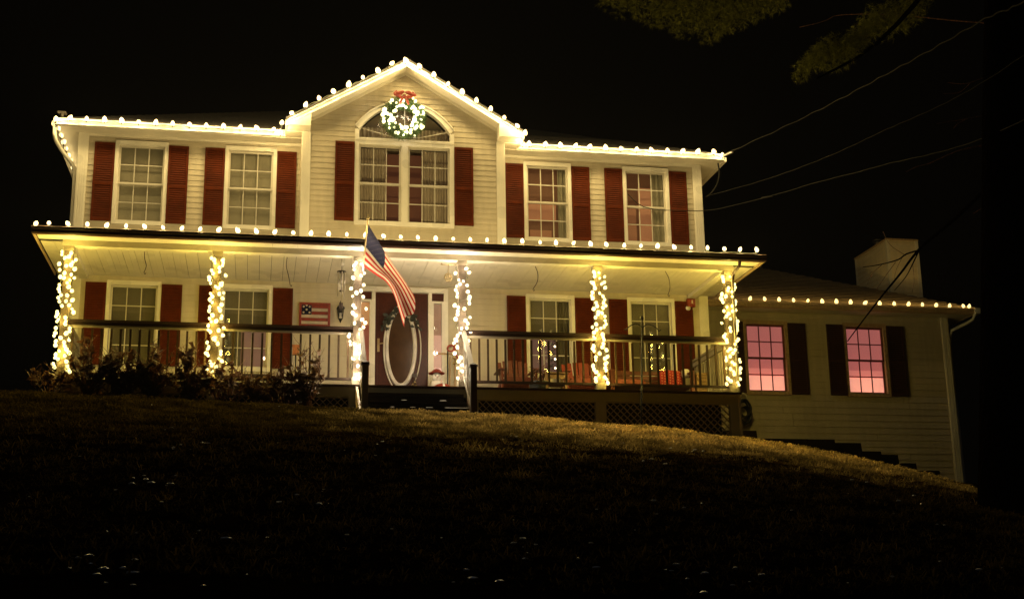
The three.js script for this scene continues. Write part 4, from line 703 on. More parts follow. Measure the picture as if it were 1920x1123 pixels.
{
  const x = 2.24, z = 1.15, t = thing('planter', 'dark round planter with dried stems between the chairs', 'planter', [x, DK, z]);
  mk('pot', [lathe([[0.001, DK], [0.13, DK], [0.17, 0.2], [0.18, 0.21], [0.18, 0.24], [0.16, 0.24], [0.15, 0.2], [0.001, 0.19]], 14).translate(x, 0, z)], M.plastic, t);
  const g = []; for (let k = 0; k < 16; k++) g.push(limb([[x + rr(-0.08, 0.08), 0.19, z + rr(-0.08, 0.08)], [x + rr(-0.14, 0.14), 0.36, z + rr(-0.1, 0.1)], [x + rr(-0.22, 0.22), rr(0.42, 0.56), z + rr(-0.14, 0.14)]], 0.01, 0.004, 4)); stuff(mk('stems', g, M.twig, t));
}
{
  const t = thing('porch_bench', 'long red slatted bench against the wall under the right window', 'bench', [4.4, DK, 0.4]), a = 3.62, b = 5.16, z = 0.3;
  for (let k = 0; k < 4; k++) mk('back_slat', [bar([a, 0.34 + k * 0.095, z - 0.05 - k * 0.02], [b, 0.34 + k * 0.095, z - 0.05 - k * 0.02], 0.022, 0.075)], redWood, t);
  for (let k = 0; k < 5; k++) mk('seat_slat', [box(a, b, 0.3, 0.322, z + k * 0.095, z + 0.085 + k * 0.095)], redWood, t);
  for (const x of [a + 0.03, b - 0.03]) { mk('leg', [box(x - 0.03, x + 0.03, DK, 0.55, z + 0.42, z + 0.48)], redWood, t); mk('leg', [box(x - 0.03, x + 0.03, DK, 0.7, z - 0.09, z - 0.03)], redWood, t); mk('arm', [box(x - 0.035, x + 0.035, 0.551, 0.575, z - 0.03, z + 0.5)], redWood, t); }
  const cush = (name, label, x0, x1, y0, y1, zc, m, grpn) => { const c = thing(name, label, 'cushion', [(x0 + x1) / 2, y0, zc], grpn), g = new THREE.SphereGeometry(1, 18, 12), p = g.attributes.position; for (let k = 0; k < p.count; k++) { const s = (q) => Math.sign(q) * Math.abs(q) ** 0.55; p.setXYZ(k, (x0 + x1) / 2 + s(p.getX(k)) * (x1 - x0) / 2, (y0 + y1) / 2 + s(p.getY(k)) * (y1 - y0) / 2, zc + p.getZ(k) * 0.07); } g.computeVertexNormals(); mk('cover', [g], m, c); return c; };
  const pat = tex(128, (u, v) => { const a = Math.sin(u * 50) + Math.sin(v * 50 + u * 12), k = a > 0.9 ? 1 : 0; return [0.75 + 0.2 * k, 0.3 + 0.5 * k, 0.25 + 0.42 * k]; }, true, 2.5);
  cush('cushion', 'red patterned cushion leaning on the right end of the red bench', 4.6, 5.08, 0.325, 0.66, 0.38, mat([0.6, 0.32, 0.28], 0.9, { map: pat }));
  const c2 = cush('cushion', 'long red cushion lying along the left part of the red bench', 3.7, 4.35, 0.325, 0.46, 0.46, mat([0.45, 0.14, 0.08], 0.9, { map: T.paint }));
  const w = thing('basket', 'tan woven basket box at the right end of the porch', 'basket', [5.28, DK, 0.75]);
  const ws = []; for (let k = 0; k < 9; k++) ws.push(box(5.19, 5.37, DK + 0.002 + k * 0.062, DK + 0.056 + k * 0.062, 0.66 + (k % 2) * 0.004, 0.84 - (k % 2) * 0.004)); mk('weave', ws, M.wicker, w); mk('rim', [box(5.18, 5.38, 0.5, 0.53, 0.65, 0.85)], M.wicker, w);
  const pl = cush('pillow', 'small white pillow tucked beside the patterned cushion', 5.02, 5.16, 0.5, 0.66, 0.5, M.white);
}
{ // left part of the porch
  const t = thing('low_table', 'low dark table behind the left railing and shrubs', 'table', [-2.6, DK, 0.8]);
  mk('top', [box(-2.95, -2.3, 0.28, 0.31, 0.55, 1.0)], M.darkwood, t); for (const a of [-2.91, -2.34]) for (const b of [0.59, 0.96]) mk('leg', [box(a - 0.02, a + 0.02, DK, 0.279, b - 0.02, b + 0.02)], M.darkwood, t);
  const o = thing('planter_box', 'small orange wooden box on a slim stand left of the flag board', 'box', [-1.88, DK, 0.6]);
  mk('box', [box(-1.93, -1.82, 0.73, 0.88, 0.55, 0.66), box(-1.94, -1.81, 0.88, 0.895, 0.54, 0.67)], mat([0.5, 0.19, 0.05], 0.6, { map: T.wood }), o); mk('stand', [rodG([-1.875, DK, 0.605], [-1.875, 0.729, 0.605], 0.012), box(-1.96, -1.79, DK, DK + 0.02, 0.52, 0.69)], M.iron, o);
  const c = thing('window_candle', 'small lit electric candle in the second lower window', 'candle', [-2.4, 0.68, -0.09]);
  mk('base', [rodG([-2.4, 0.655, -0.09], [-2.4, 0.76, -0.09], 0.014, 8)], M.white, c); inst('bulb', miniBulb, glow(new THREE.Color(1, 0.62, 0.42), 3), c, [-2.4, 0.8, -0.09], null, [0.6, 0.9, 0.6]); lamp(c, [-2.4, 0.8, -0.09], new THREE.Color(1, 0.6, 0.4), 0.012);
}
{ // little lit tree inside the third lower window
  const t = thing('indoor_tree', 'small lit tree standing inside the third lower window', 'tree', [2.96, 0.62, -0.5]), P = [];
  for (let k = 0; k < 700; k++) { const h = rnd(), r = 0.25 * (1 - h) * Math.sqrt(rnd()) + 0.02, a = rr(0, 6.28), x = 2.98 + r * Math.cos(a), y = 0.55 + h * 1.3, z = -0.5 + r * Math.sin(a) * 0.6, d = V(Math.cos(a), -0.3 + rr(-0.4, 0.4), Math.sin(a)).multiplyScalar(0.07), s = V(rr(-1, 1), rr(-1, 1), rr(-1, 1)).multiplyScalar(0.008); P.push(x - s.x, y - s.y, z - s.z, x + s.x, y + s.y, z + s.z, x + d.x, y + d.y, z + d.z); }
  const g = new THREE.BufferGeometry(); g.setAttribute('position', new THREE.Float32BufferAttribute(P, 3)); g.computeVertexNormals(); stuff(mk('foliage', [g], M.evergreen, t)); mk('trunk', [rodG([2.98, -0.06, -0.5], [2.98, 1.7, -0.5], 0.02)], M.bark, t);
  const gm = glow(new THREE.Color(1, 0.85, 0.5), 4);
  for (const [x, y] of [[2.98, 1.75], [3.12, 1.73], [3.0, 1.68], [3.07, 1.66], [3.13, 1.66], [2.98, 1.61], [3.06, 1.57], [2.9, 1.54], [2.99, 1.53], [2.95, 1.46], [3.03, 1.44], [3.0, 1.28], [2.91, 1.24], [2.96, 1.18], [3.1, 1.22], [3.1, 1.12], [2.97, 1.12], [2.91, 1.0], [2.96, 0.99], [2.96, 0.92], [2.91, 0.83], [3.12, 0.86], [2.92, 0.72], [2.98, 0.7]]) inst('bulb', miniBulb, gm, t, toZ([x, y], -0.5, -0.36), [rr(-1, 1), 0, rr(-1, 1)], [0.6, 0.6, 0.6]);
}
{ // by the door: snowman, red sack, sled
  const x = 0.57, z = 0.42, t = thing('snowman', 'white snowman figure in a red cap by the right sidelight', 'snowman', [x, DK, z]);
  const b = new THREE.SphereGeometry(0.12, 18, 12); b.scale(1, 1.1, 0.9); b.translate(x, 0.14, z); const h = new THREE.SphereGeometry(0.09, 16, 12); h.translate(x, 0.42, z); const n = new THREE.SphereGeometry(0.1, 16, 12); n.translate(x, 0.29, z); mk('body', [b, n, h], M.white, t);
  mk('cap', [lathe([[0.14, 0.49], [0.145, 0.505], [0.09, 0.53], [0.05, 0.57], [0.001, 0.585]], 14).translate(x, 0, z)], M.red, t); mk('nose', [rodG([x, 0.42, z + 0.08], [x, 0.41, z + 0.16], 0.012)], mat([0.5, 0.2, 0.05], 0.6), t); for (const e of [-0.03, 0.03]) { const q = new THREE.SphereGeometry(0.01, 8, 6); q.translate(x + e, 0.445, z + 0.083); mk('eye', [q], M.dark, t); }
  const s = thing('gift_sack', 'bulging red sack with a white band at the snowman', 'sack', [0.64, DK, 0.66]), g = new THREE.SphereGeometry(1, 22, 14), p = g.attributes.position;
  for (let k = 0; k < p.count; k++) { const yy = p.getY(k); p.setXYZ(k, 0.64 + p.getX(k) * 0.2 * (1 + 0.06 * Math.sin(k * 1.7)), 0.1 + yy * 0.18, 0.66 + p.getZ(k) * 0.15); } g.computeVertexNormals(); mk('bag', [g], M.red, s);
  const band = new THREE.TorusGeometry(1, 0.1, 6, 30); band.rotateY(Math.PI / 2); band.scale(0.22, 0.182, 0.152); band.translate(0.65, 0.1, 0.66); mk('band', [band], M.white, s);
  const d = thing('sled', 'old wooden sled with dark runners and a red bow leaning by the door', 'sled', [0.93, DK, 0.5]);
  const L = (u, v, o = 0) => [0.77 + u + 0.05 * v, DK + v, 0.62 - v * 0.28 + o];
  for (const u of [-0.0, 0.09, 0.17]) mk('slat', [bar(L(u, 0.03), L(u, 0.86), 0.06, 0.016)], M.wicker, d);
  for (const u of [-0.05, 0.23]) mk('runner', [tube([L(u, 0, 0.05), L(u, 0.5, 0.06), L(u, 0.9, 0.05), L(u + 0.02, 1.06, 0.0), L(u + 0.08, 1.08, -0.06)], 0.012, 24, 5)], M.iron, d);
  mk('cross_bar', [bar(L(-0.22, 0.92, 0.02), L(0.2, 0.92, 0.02), 0.025, 0.03), bar(L(-0.04, 0.3, 0.02), L(0.22, 0.3, 0.02), 0.025, 0.03)], M.wicker, d);
  const lp = []; for (const s2 of [-1, 1]) { const c = []; for (let k = 0; k <= 10; k++) { const a = k / 10 * 6.2832; c.push([0.88 + s2 * 0.06 * (1 - Math.cos(a)), 0.97 + 0.05 * Math.sin(a) + 0.02 * s2, 0.44 + 0.02 * Math.sin(a)]); } lp.push(tube(c, 0.016, 24, 5)); } lp.push(tube([[0.88, 0.96, 0.44], [0.9, 0.85, 0.46], [0.94, 0.76, 0.46]], 0.016, 10, 5)); mk('bow', lp, M.bow, d);
  for (const [a, b2] of [[0.87, 0.78], [0.88, 0.68]]) { const q = new THREE.SphereGeometry(0.028, 12, 8); q.translate(a, b2, 0.47); mk('bauble', [q], M.brass, d); }
}
{ // garland over the oval door glass
  const t = thing('garland', 'dark leafy garland draped over the top of the oval door glass', 'garland', [-0.1, 1.7, 0.02]), st = [], lf = [];
  const pts = [[-0.32, 1.36, 0.03], [-0.27, 1.5, 0.05], [-0.16, 1.66, 0.05], [0, 1.74, 0.05], [0.13, 1.68, 0.05], [0.2, 1.55, 0.04], [0.26, 1.38, 0.03]], c = new THREE.CatmullRomCurve3(pts.map((p) => V(...p)));
  st.push(tube(pts, 0.008, 30, 5));
  for (let k = 0; k < 150; k++) { const p = c.getPoint(rnd()), a = rr(0, 6.28), l = rr(0.04, 0.1), w = l * 0.35, dx = Math.cos(a) * l, dy = Math.sin(a) * l, dz = rr(-0.02, 0.05), x = p.x + rr(-0.05, 0.05), y = p.y + rr(-0.05, 0.05), z = p.z + rr(-0.005, 0.03), g = new THREE.BufferGeometry(), nx = -Math.sin(a) * w, ny = Math.cos(a) * w; g.setAttribute('position', new THREE.Float32BufferAttribute([x, y, z, x + dx * 0.5 + nx, y + dy * 0.5 + ny, z + dz * 0.5, x + dx, y + dy, z + dz, x, y, z, x + dx, y + dy, z + dz, x + dx * 0.5 - nx, y + dy * 0.5 - ny, z + dz * 0.5 + 0.01], 3)); g.computeVertexNormals(); lf.push(g); }
  mk('stem', st, M.twig, t); stuff(mk('leaves', lf, M.leafBlack, t));
  const b = thing('bell_cluster', 'dark tied cluster of bells hanging low right on the door', 'bells', [0.22, 0.42, 0.03]); mk('ribbon', [box(0.19, 0.27, 0.5, 0.56, 0.02, 0.04), rodG([0.23, 0.5, 0.03], [0.2, 0.34, 0.03], 0.008), rodG([0.23, 0.5, 0.03], [0.25, 0.36, 0.03], 0.008)], M.darkwood, b); for (const [x, y] of [[0.2, 0.36], [0.235, 0.4], [0.25, 0.34]]) mk('bell', [lathe([[0.001, 0.03], [0.014, 0.026], [0.022, 0.004], [0.032, -0.01], [0.001, -0.01]], 10).translate(x, y, 0.035)], M.brass, b);
}

// ================================================================ THE YARD
{
  const x = 3.58, z = 2.85, g0 = H(x, z), t = thing('shepherd_hook', 'thin iron pole with two curved hooks standing before the right railing', 'plant hook', [x, g0, z]);
  mk('pole', [rodG([x - 0.06, g0 - 0.05, z], [x + 0.03, 0.98, z], 0.014, 7)], M.iron, t); const s = new THREE.SphereGeometry(0.03, 10, 8); s.scale(1, 1.5, 1); s.translate(x + 0.03, 1.0, z); mk('finial', [s], M.iron, t);
  for (const k of [-1, 1]) mk('hook', [tube([[x + 0.03, 0.84, z], [x + 0.03 + k * 0.08, 0.9, z], [x + 0.03 + k * 0.18, 0.88, z], [x + 0.03 + k * 0.26, 0.82, z], [x + 0.03 + k * 0.28, 0.79, z], [x + 0.03 + k * 0.31, 0.82, z]], 0.009, 24, 5)], M.iron, t);
}
{
  const x = 6.76, z = -1.1, t = thing('garden_hose', 'coiled dark hose hanging below a pale hook on the side wing wall', 'hose', [x, 0.2, z]), g = [];
  for (let k = 0; k < 7; k++) { const r = 0.2 + rr(-0.03, 0.03), c = []; for (let i = 0; i < 20; i++) { const a = i / 20 * 6.2832; c.push([x + r * 0.62 * Math.cos(a) + rr(-0.01, 0.01), 0.17 + r * 1.15 * Math.sin(a), z + 0.0 + k * 0.018 + rr(-0.005, 0.005)]); } g.push(tube(c, 0.014, 40, 6, true)); }
  mk('coil', g, M.plastic, t); mk('reel', [rodG([x, 0.17, WZ + 0.02], [x, 0.17, z + 0.14], 0.1, 14)], M.plastic, t);
  mk('hanger', [tube([[x - 0.04, 0.48, z], [x - 0.01, 0.54, z + 0.02], [x + 0.05, 0.5, z + 0.03], [x + 0.075, 0.38, z + 0.02]], 0.016, 16, 6)], M.white, t);
}
{
  const t = thing('retaining_wall', 'stepped row of dark landscape timbers beside the side wing', 'retaining wall', [7.5, -1, 0.6]);
  for (const [a, b, y, z] of [[4.6, 5.95, -0.52, 0.75], [5.2, 6.3, -0.47, 0.55], [6.2, 7.3, -0.6, 0.5], [7.2, 7.75, -0.62, 0.62], [7.5, 8.32, -0.66, 0.5], [8.2, 8.62, -0.83, 0.66], [8.4, 9.05, -0.86, 0.45], [9.0, 9.3, -1.03, 0.6], [9.1, 9.82, -1.15, 0.5], [9.8, 10.6, -1.36, 0.4]])
    for (let k = 0; k < 5; k++) { const q = rr(-0.02, 0.02); mk('timber', [hexa([[a + q, y - 0.17 * (k + 1) + 0.004, z + 0.06 * k], [b + q, y - 0.17 * (k + 1) + 0.004, z + 0.06 * k], [b + q, y - 0.17 * (k + 1) + 0.004, z + 0.18 + 0.06 * k], [a + q, y - 0.17 * (k + 1) + 0.004, z + 0.18 + 0.06 * k], [a + q + 0.01, y - 0.17 * k + rr(-0.01, 0.005), z + 0.008 + 0.06 * k], [b + q - 0.01, y - 0.17 * k + rr(-0.02, 0.005), z + 0.008 + 0.06 * k], [b + q - 0.012, y - 0.17 * k - 0.004, z + 0.172 + 0.06 * k], [a + q + 0.012, y - 0.17 * k - 0.004, z + 0.172 + 0.06 * k]])], M.timber, t); }
}
function shrub(x, z, w, h, label, o = {}) {
  const g0 = H(x, z), t = thing('shrub', label, 'shrub', [x, g0, z], 'bare shrubs before the porch'), st = [], lf = [];
  const n = Math.round((o.n ?? 26) * 0.66);
  for (let k = 0; k < n; k++) {
    const a = rr(0, 6.28), r = Math.sqrt(rnd()) * w, hh = h * rr(0.55, 1.05) * (1 - 0.35 * (r / w) ** 2), p = [[x + rr(-0.1, 0.1), g0 - 0.03, z + rr(-0.06, 0.06)], [x + r * 0.45 * Math.cos(a) + rr(-0.05, 0.05), g0 + hh * 0.5, z + r * 0.3 * Math.sin(a)], [x + r * Math.cos(a), g0 + hh, z + r * 0.45 * Math.sin(a)]];
    st.push(limb(p, 0.009, 0.003, 4));
    const c = new THREE.CatmullRomCurve3(p.map((q) => V(...q)));
    for (let j = 0; j < 5; j++) { const b = c.getPoint(rr(0.4, 1)), aa = rr(0, 6.28); st.push(limb([b.toArray(), [b.x + 0.07 * Math.cos(aa), b.y + 0.07, b.z + 0.05 * Math.sin(aa)], [b.x + 0.13 * Math.cos(aa), b.y + rr(0.1, 0.2), b.z + 0.09 * Math.sin(aa)]], 0.004, 0.002, 3)); }
    for (let j = 0; j < (o.leaves ?? 30) * 0.5; j++) { const b = c.getPoint(Math.sqrt(rr(0.02, 1))), l = rr(0.015, 0.038), e = new THREE.Euler(rr(-1.5, 1.5), rr(0, 6), rr(-1.5, 1.5)), q = [[0, 0, 0], [l * 0.5, l * 0.28, 0], [l, 0, 0.01], [l * 0.5, -l * 0.28, 0]].map((v) => V(...v).applyEuler(e).add(V(b.x + rr(-0.07, 0.07), b.y + rr(-0.06, 0.06), b.z + rr(-0.07, 0.07))).toArray()), g = new THREE.BufferGeometry(); g.setAttribute('position', new THREE.Float32BufferAttribute([...q[0], ...q[1], ...q[2], ...q[0], ...q[2], ...q[3]], 3)); g.computeVertexNormals(); lf.push(g); }
  }
  stuff(mk('stems', st, M.twig, t)); stuff(mk('leaves', lf, o.dry ? M.leafDry : M.leaf, t));
}
shrub(-5.5, 2.75, 0.42, 0.55, 'low dry shrub below the leftmost lit post', { n: 22, leaves: 14, dry: true });
shrub(-4.98, 2.62, 0.42, 1.08, 'dark shrub before the first left window, tall at its left', { n: 34, leaves: 26 });
shrub(-4.5, 2.72, 0.45, 0.92, 'dense dark shrub left of the middle of the first railing', { n: 40, leaves: 34 });
shrub(-4.02, 2.66, 0.42, 1.0, 'dense dark shrub right of the middle of the first railing', { n: 38, leaves: 34 });
shrub(-3.55, 2.66, 0.42, 0.98, 'dark shrub just left of the second lit post', { n: 34, leaves: 30 });
shrub(-2.98, 2.62, 0.4, 0.86, 'brown shrub just right of the second lit post', { n: 28, leaves: 16 });
shrub(-2.5, 2.7, 0.42, 0.72, 'low thin shrub before the second window', { n: 30, leaves: 16, dry: true });
shrub(-2.1, 2.6, 0.34, 0.8, 'brown shrub below the right shutter of the second window', { n: 26, leaves: 20 });
shrub(-1.76, 2.6, 0.3, 1.12, 'upright reddish shrub before the flag board', { n: 30, leaves: 22, dry: true });
// --- grass: short dead blades in clumps
{
  const P = [], nrm = [];
  for (let k = 0; k < 7; k++) { const a = k * 0.9 + 0.3, l = 0.03 + 0.018 * (k % 3), w = 0.0035, bx = 0.02 * Math.cos(k * 2.1), bz = 0.02 * Math.sin(k * 1.7), dx = Math.cos(a) * l * 0.9, dz = Math.sin(a) * l * 0.9, h = l * (0.35 + 0.25 * (k % 2)), nx = -Math.sin(a) * w, nz = Math.cos(a) * w; P.push(bx - nx, 0, bz - nz, bx + nx, 0, bz + nz, bx + dx * 0.5 + nx * 0.8, h, bz + dz * 0.5 + nz * 0.8, bx - nx, 0, bz - nz, bx + dx * 0.5 + nx * 0.8, h, bz + dz * 0.5 + nz * 0.8, bx + dx * 0.5 - nx * 0.8, h, bz + dz * 0.5 - nz * 0.8, bx + dx * 0.5 - nx * 0.8, h, bz + dz * 0.5 - nz * 0.8, bx + dx * 0.5 + nx * 0.8, h, bz + dz * 0.5 + nz * 0.8, bx + dx, h * 0.8, bz + dz); }
  const g = new THREE.BufferGeometry(); g.setAttribute('position', new THREE.Float32BufferAttribute(P, 3)); g.computeVertexNormals();
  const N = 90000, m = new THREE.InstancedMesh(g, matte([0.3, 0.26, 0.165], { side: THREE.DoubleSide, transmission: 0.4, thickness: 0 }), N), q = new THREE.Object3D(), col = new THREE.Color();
  for (let k = 0; k < N; k++) {
    const near = rnd() < 0.62, x = rr(-9.5, 12.5), zc = lerpT(CZ, x), z = near ? zc - 0.6 + rnd() ** 1.4 * 5 : rr(3, 16);
    const d = pn(x * 1.1, z * 1.1, 9) + 0.5 * pn(x * 3, z * 3, 2), s = rr(0.7, 1.6) * (1 + 0.5 * d) * (x > 0.5 && z < zc + 4 ? 1.35 : 1);
    q.position.set(x, H(x, z) - 0.004, z); q.rotation.set(rr(-0.3, 0.3), rr(0, 6.28), rr(-0.3, 0.3)); q.scale.setScalar(s); q.updateMatrix(); m.setMatrixAt(k, q.matrix);
    const t = dryAndLit(x, z), b = rr(0.55, 1.25) * (0.45 + 1.1 * Math.max(0, pn(x * 2.6, z * 2.6, 7) + 0.4)); col.setRGB(b * (0.16 + 2.15 * t), b * (0.125 + 1.83 * t), b * (0.04 + 1.15 * t)); m.setColorAt(k, col);  // straw tint along the crest also carries painted lamplight
  }
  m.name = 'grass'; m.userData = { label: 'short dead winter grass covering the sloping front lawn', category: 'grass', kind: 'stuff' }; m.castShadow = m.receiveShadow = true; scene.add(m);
}
// --- crumbs of old snow and pale leaves lying in the grass
{
  const g = [], blob = (x, z, r) => { const s = new THREE.IcosahedronGeometry(r, 0), p = s.attributes.position, e = rr(0, 6), el = rr(0.5, 1.6); s.scale(el, 0.4, 1 / el); s.rotateY(e); s.translate(x, H(x, z) + r * 0.25 + 0.012, z); g.push(s); };
  for (const [px, pz, n, sp] of [[-4.9, 15.3, 9, 0.35], [-4.4, 15.6, 6, 0.25], [-3.95, 16, 8, 0.3], [-3.2, 15.8, 9, 0.35], [-2.6, 14.8, 6, 0.3], [-2.1, 13, 4, 0.25], [-3.2, 12.2, 7, 0.3], [-3.1, 10, 6, 0.25], [-3.5, 8, 3, 0.2], [-1.2, 8.6, 3, 0.25], [-0.6, 14.9, 9, 0.35], [0.2, 15.6, 10, 0.3], [-1.3, 15.9, 5, 0.2], [1.0, 12.5, 4, 0.3], [1.8, 9, 4, 0.3], [2.4, 14.8, 5, 0.4], [3.3, 15.4, 6, 0.3], [0.6, 7.2, 5, 0.35], [1.9, 6.6, 6, 0.5], [2.8, 7.4, 5, 0.4], [3.7, 11, 4, 0.3], [-5.6, 12.6, 5, 0.4], [-5.2, 11, 3, 0.2], [4.4, 9.4, 3, 0.3]]) for (let k = 0; k < n; k++) blob(px + rr(-sp, sp), pz + rr(-sp, sp) * 1.4, rr(0.008, 0.03));
  for (let k = 0; k < 150; k++) blob(rr(-7, 7.5), rr(3.2, 17), rr(0.006, 0.016));
  const m = mk('snow_crumbs', g, M.snow, scene); m.userData = { label: 'scattered crumbs of old snow and pale leaves in the dark lawn', category: 'snow', kind: 'stuff' };
}
// ================================================================ CABLES AND TREES
for (const [n, l, p, r] of [['utility_cable', 'twisted service cable running from the right eave corner up to the upper right', [[6.03, 4.82, 0.45], [6.53, 4.57, 3], [6.42, 3.98, 6], [5.43, 2.68, 10.5], [4.02, 1.34, 14], [0, -0.4, 30]], 0.0105], ['utility_cable', 'thin cable leaving the house corner below the drip loop', [[5.87, 4.19, -0.12], [6.18, 3.79, 2], [6.16, 3.27, 4.5], [5.82, 2.69, 7], [3.94, 0.8, 14], [0, -1, 30]], 0.0055], ['utility_cable', 'lowest cable, crossing the right upper window and running off to the right', [[4.19, 4.02, 0.3], [4.26, 3.86, 0.36], [4.39, 3.77, 0.4], [4.62, 3.7, 0.42], [4.89, 3.69, 0.45], [5.62, 3.69, 0.5], [6.38, 3.62, 1.6], [6.73, 3.43, 3], [6.81, 2.99, 5], [5.26, 1.1, 12], [0, -0.8, 30]], 0.0075]]) {
  const t = thing(n, l, 'cable', p[0], 'cables running to the house corner');
  const c = new THREE.CatmullRomCurve3(p.map((q) => V(...q))), w = []; for (let k = 0; k <= 90; k++) { const q = c.getPointAt(k / 90); w.push([q.x, q.y + 0.012 * Math.sin(k * 2.3) * (r > 0.01 ? 1 : 0.3), q.z]); }
  mk('cable', [tube(w, r, 240, 5)], M.wire, t);
  if (r === 0.0075) mk('splice', [rodG([6.34, 3.628, 1.55], [6.46, 3.6, 1.75], 0.015, 8)], M.wire, t);
  if (r > 0.01) { mk('drip_loop', [tube([[5.97, 4.69, 0.4], [6.02, 4.5, 0.3], [6.02, 4.34, 0.1], [5.94, 4.22, -0.03], [5.87, 4.17, -0.1]], 0.016, 24, 6)], M.wire, t); mk('clamp', [rodG([6.05, 4.8, 0.5], [6.12, 4.77, 0.8], 0.022, 7)], M.steel, t); }
}
function needles(list, n, profile) { // tufts of long needles
  const P = [];
  for (let k = 0; k < n; k++) {
    const c = profile(); if (!c) continue;
    const ax = V(rr(-1, 1), rr(-1, 0.3), rr(-1, 1)).normalize();
    for (let j = 0; j < 13; j++) { const d = ax.clone().add(V(rr(-0.9, 0.9), rr(-0.9, 0.9), rr(-0.9, 0.9))).normalize().multiplyScalar(rr(0.06, 0.12)), s = V(rr(-1, 1), rr(-1, 1), rr(-1, 1)).normalize().multiplyScalar(0.0019); P.push(c[0] - s.x, c[1] - s.y, c[2] - s.z, c[0] + s.x, c[1] + s.y, c[2] + s.z, c[0] + d.x, c[1] + d.y, c[2] + d.z); }
  }
  const g = new THREE.BufferGeometry(); g.setAttribute('position', new THREE.Float32BufferAttribute(P, 3)); g.computeVertexNormals(); list.push(g);
}
{
  const t = thing('pine_tree', 'dark leaning pine trunk at the right edge with boughs reaching over the house', 'tree', [5.4, -3.2, 10]);
  mk('trunk', [limb([[5.36, -3.6, 10], [5.52, -2.4, 10], [5.78, -0.1, 10], [6.06, 2.5, 10], [6.5, 6, 10], [6.9, 10, 10]], 0.36, 0.2, 14)], M.bark, t);
  mk('limb', [limb([[6.6, 7, 10], [5.8, 6.5, 8.4], [4.6, 5.9, 6.8], [3.6, 5.2, 6.1], [2.5, 5.05, 5.9]], 0.09, 0.02, 7), limb([[4.6, 5.9, 6.8], [4.3, 5.3, 6.2], [3.95, 4.75, 6]], 0.03, 0.008, 5)], M.bark, t);
  mk('limb', [limb([[6.45, 6, 10], [6.7, 5.8, 8.4], [6.9, 5.1, 7], [6.3, 4.4, 6.2], [5.5, 3.95, 6]], 0.08, 0.015, 7)], M.bark, t);
  const low = [[2.2, 5.05], [2.34, 4.98], [2.5, 4.88], [2.66, 4.82], [2.75, 4.88], [2.95, 4.84], [3.05, 4.7], [3.2, 4.66], [3.3, 4.72], [3.5, 4.6], [3.75, 4.62], [3.94, 4.45], [4.1, 4.5], [4.2, 4.66], [4.45, 4.74], [4.7, 4.92], [4.9, 4.93], [5.23, 5.16], [5.4, 5.3]], g1 = [], g2 = [];
  needles(g1, 4600, () => { const x = rr(2.25, 5.35), z = rr(5.5, 6.6), h = rnd() ** 1.3 * 0.75; return [x, lerpT(low, x) + 0.1 + h + 0.05 * pn(x * 5, z * 4), z]; });
  needles(g2, 2400, () => { const k = rnd(), x = 5.25 + k * 2.15 + rr(-0.1, 0.1), z = rr(5.7, 6.5), y = 3.92 + k * 1.3 + 0.12 * Math.sin(k * 14) + rr(-0.02, 0.42) * (0.5 + 0.7 * k); return rnd() < k * 0.25 ? null : [x, y, z]; });
  stuff(mk('needles', g1, M.needle, t)); stuff(mk('needles', g2, M.needle, t));
}
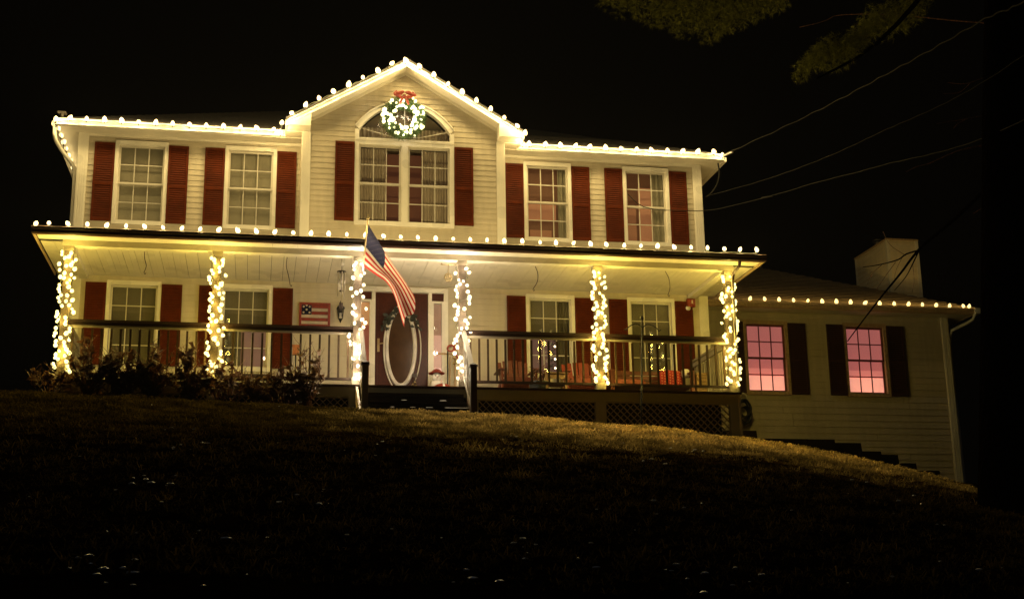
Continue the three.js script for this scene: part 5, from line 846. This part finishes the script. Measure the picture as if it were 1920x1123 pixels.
{
  const t = thing('bare_tree', 'bare tree on the right whose thin branches cross in front of the chimney', 'tree', [9.3, -2.4, 5]);
  mk('trunk', [limb([[9.35, -2.8, 5], [9.42, 0, 5], [9.5, 3, 5], [9.6, 6, 5], [9.5, 9, 5]], 0.16, 0.09, 10)], M.bark, t);
  const B = (p, a, b) => mk('branch', [limb(p, a, b, 5)], M.bark, t), TW = (p, a = 0.008, b = 0.004) => mk('twig', [limb(p, a, b, 4)], M.twig, t);
  B([[9.46, 3.4, 5], [8.7, 2.75, 5], [8.07, 2.2, 5], [7.41, 1.67, 5], [7.09, 1.3, 5], [6.75, 0.93, 5], [6.46, 0.6, 5], [6.13, 0.21, 5]], 0.04, 0.008);
  B([[7.41, 1.67, 5], [7.2, 1.6, 5], [7.05, 1.5, 5.05], [6.66, 1.38, 5.1], [6.43, 1.34, 5.1]], 0.014, 0.006);
  B([[7.42, 1.66, 5], [7.28, 1.42, 5], [7.18, 1.26, 5], [6.96, 1.02, 5]], 0.012, 0.005);
  TW([[7.02, 1.47, 5], [6.8, 1.2, 5], [6.62, 0.98, 5.05]], 0.005, 0.003); TW([[6.75, 1.4, 5.1], [6.55, 1.22, 5.1], [6.48, 1.08, 5.1]], 0.005, 0.003); TW([[7.2, 1.58, 5], [6.95, 1.75, 5], [6.86, 1.95, 5]], 0.005, 0.003); TW([[7.3, 1.45, 5], [7.3, 1.2, 5], [7.25, 1.0, 5]], 0.005, 0.003); TW([[7.1, 1.52, 5.05], [6.98, 1.3, 5.05], [6.97, 1.15, 5]], 0.004, 0.002);
  TW([[9.55, 5.6, 5], [8.4, 5.6, 5], [7.4, 5.62, 5], [6.57, 5.56, 5], [6.35, 5.52, 5], [6.18, 5.42, 5], [6.02, 5.36, 5], [5.74, 5.28, 5]], 0.016, 0.005);
  TW([[9.48, 3.6, 5], [8.9, 3.5, 5], [8.28, 3.35, 5], [7.99, 3.22, 5], [7.71, 3.09, 5], [7.55, 3.05, 5], [7.33, 2.94, 5]], 0.014, 0.005); TW([[9.5, 4.1, 5], [8.9, 4.0, 5], [8.48, 3.9, 5], [8.2, 3.84, 5], [7.93, 3.78, 5]], 0.01, 0.004); TW([[8.48, 3.9, 5], [8.3, 3.8, 5], [8.22, 3.72, 5]], 0.006, 0.003);
  TW([[9.4, 2.9, 5], [8.9, 2.6, 5], [8.68, 2.47, 5], [8.4, 2.31, 5]], 0.01, 0.004); TW([[9.5, 4.9, 5], [8.9, 4.65, 5], [8.5, 4.5, 5], [8.2, 4.5, 5]], 0.01, 0.004); TW([[8.6, 4.52, 5], [8.4, 4.35, 5], [8.1, 4.3, 5]], 0.006, 0.003);
}
renderer.render(scene, camera);
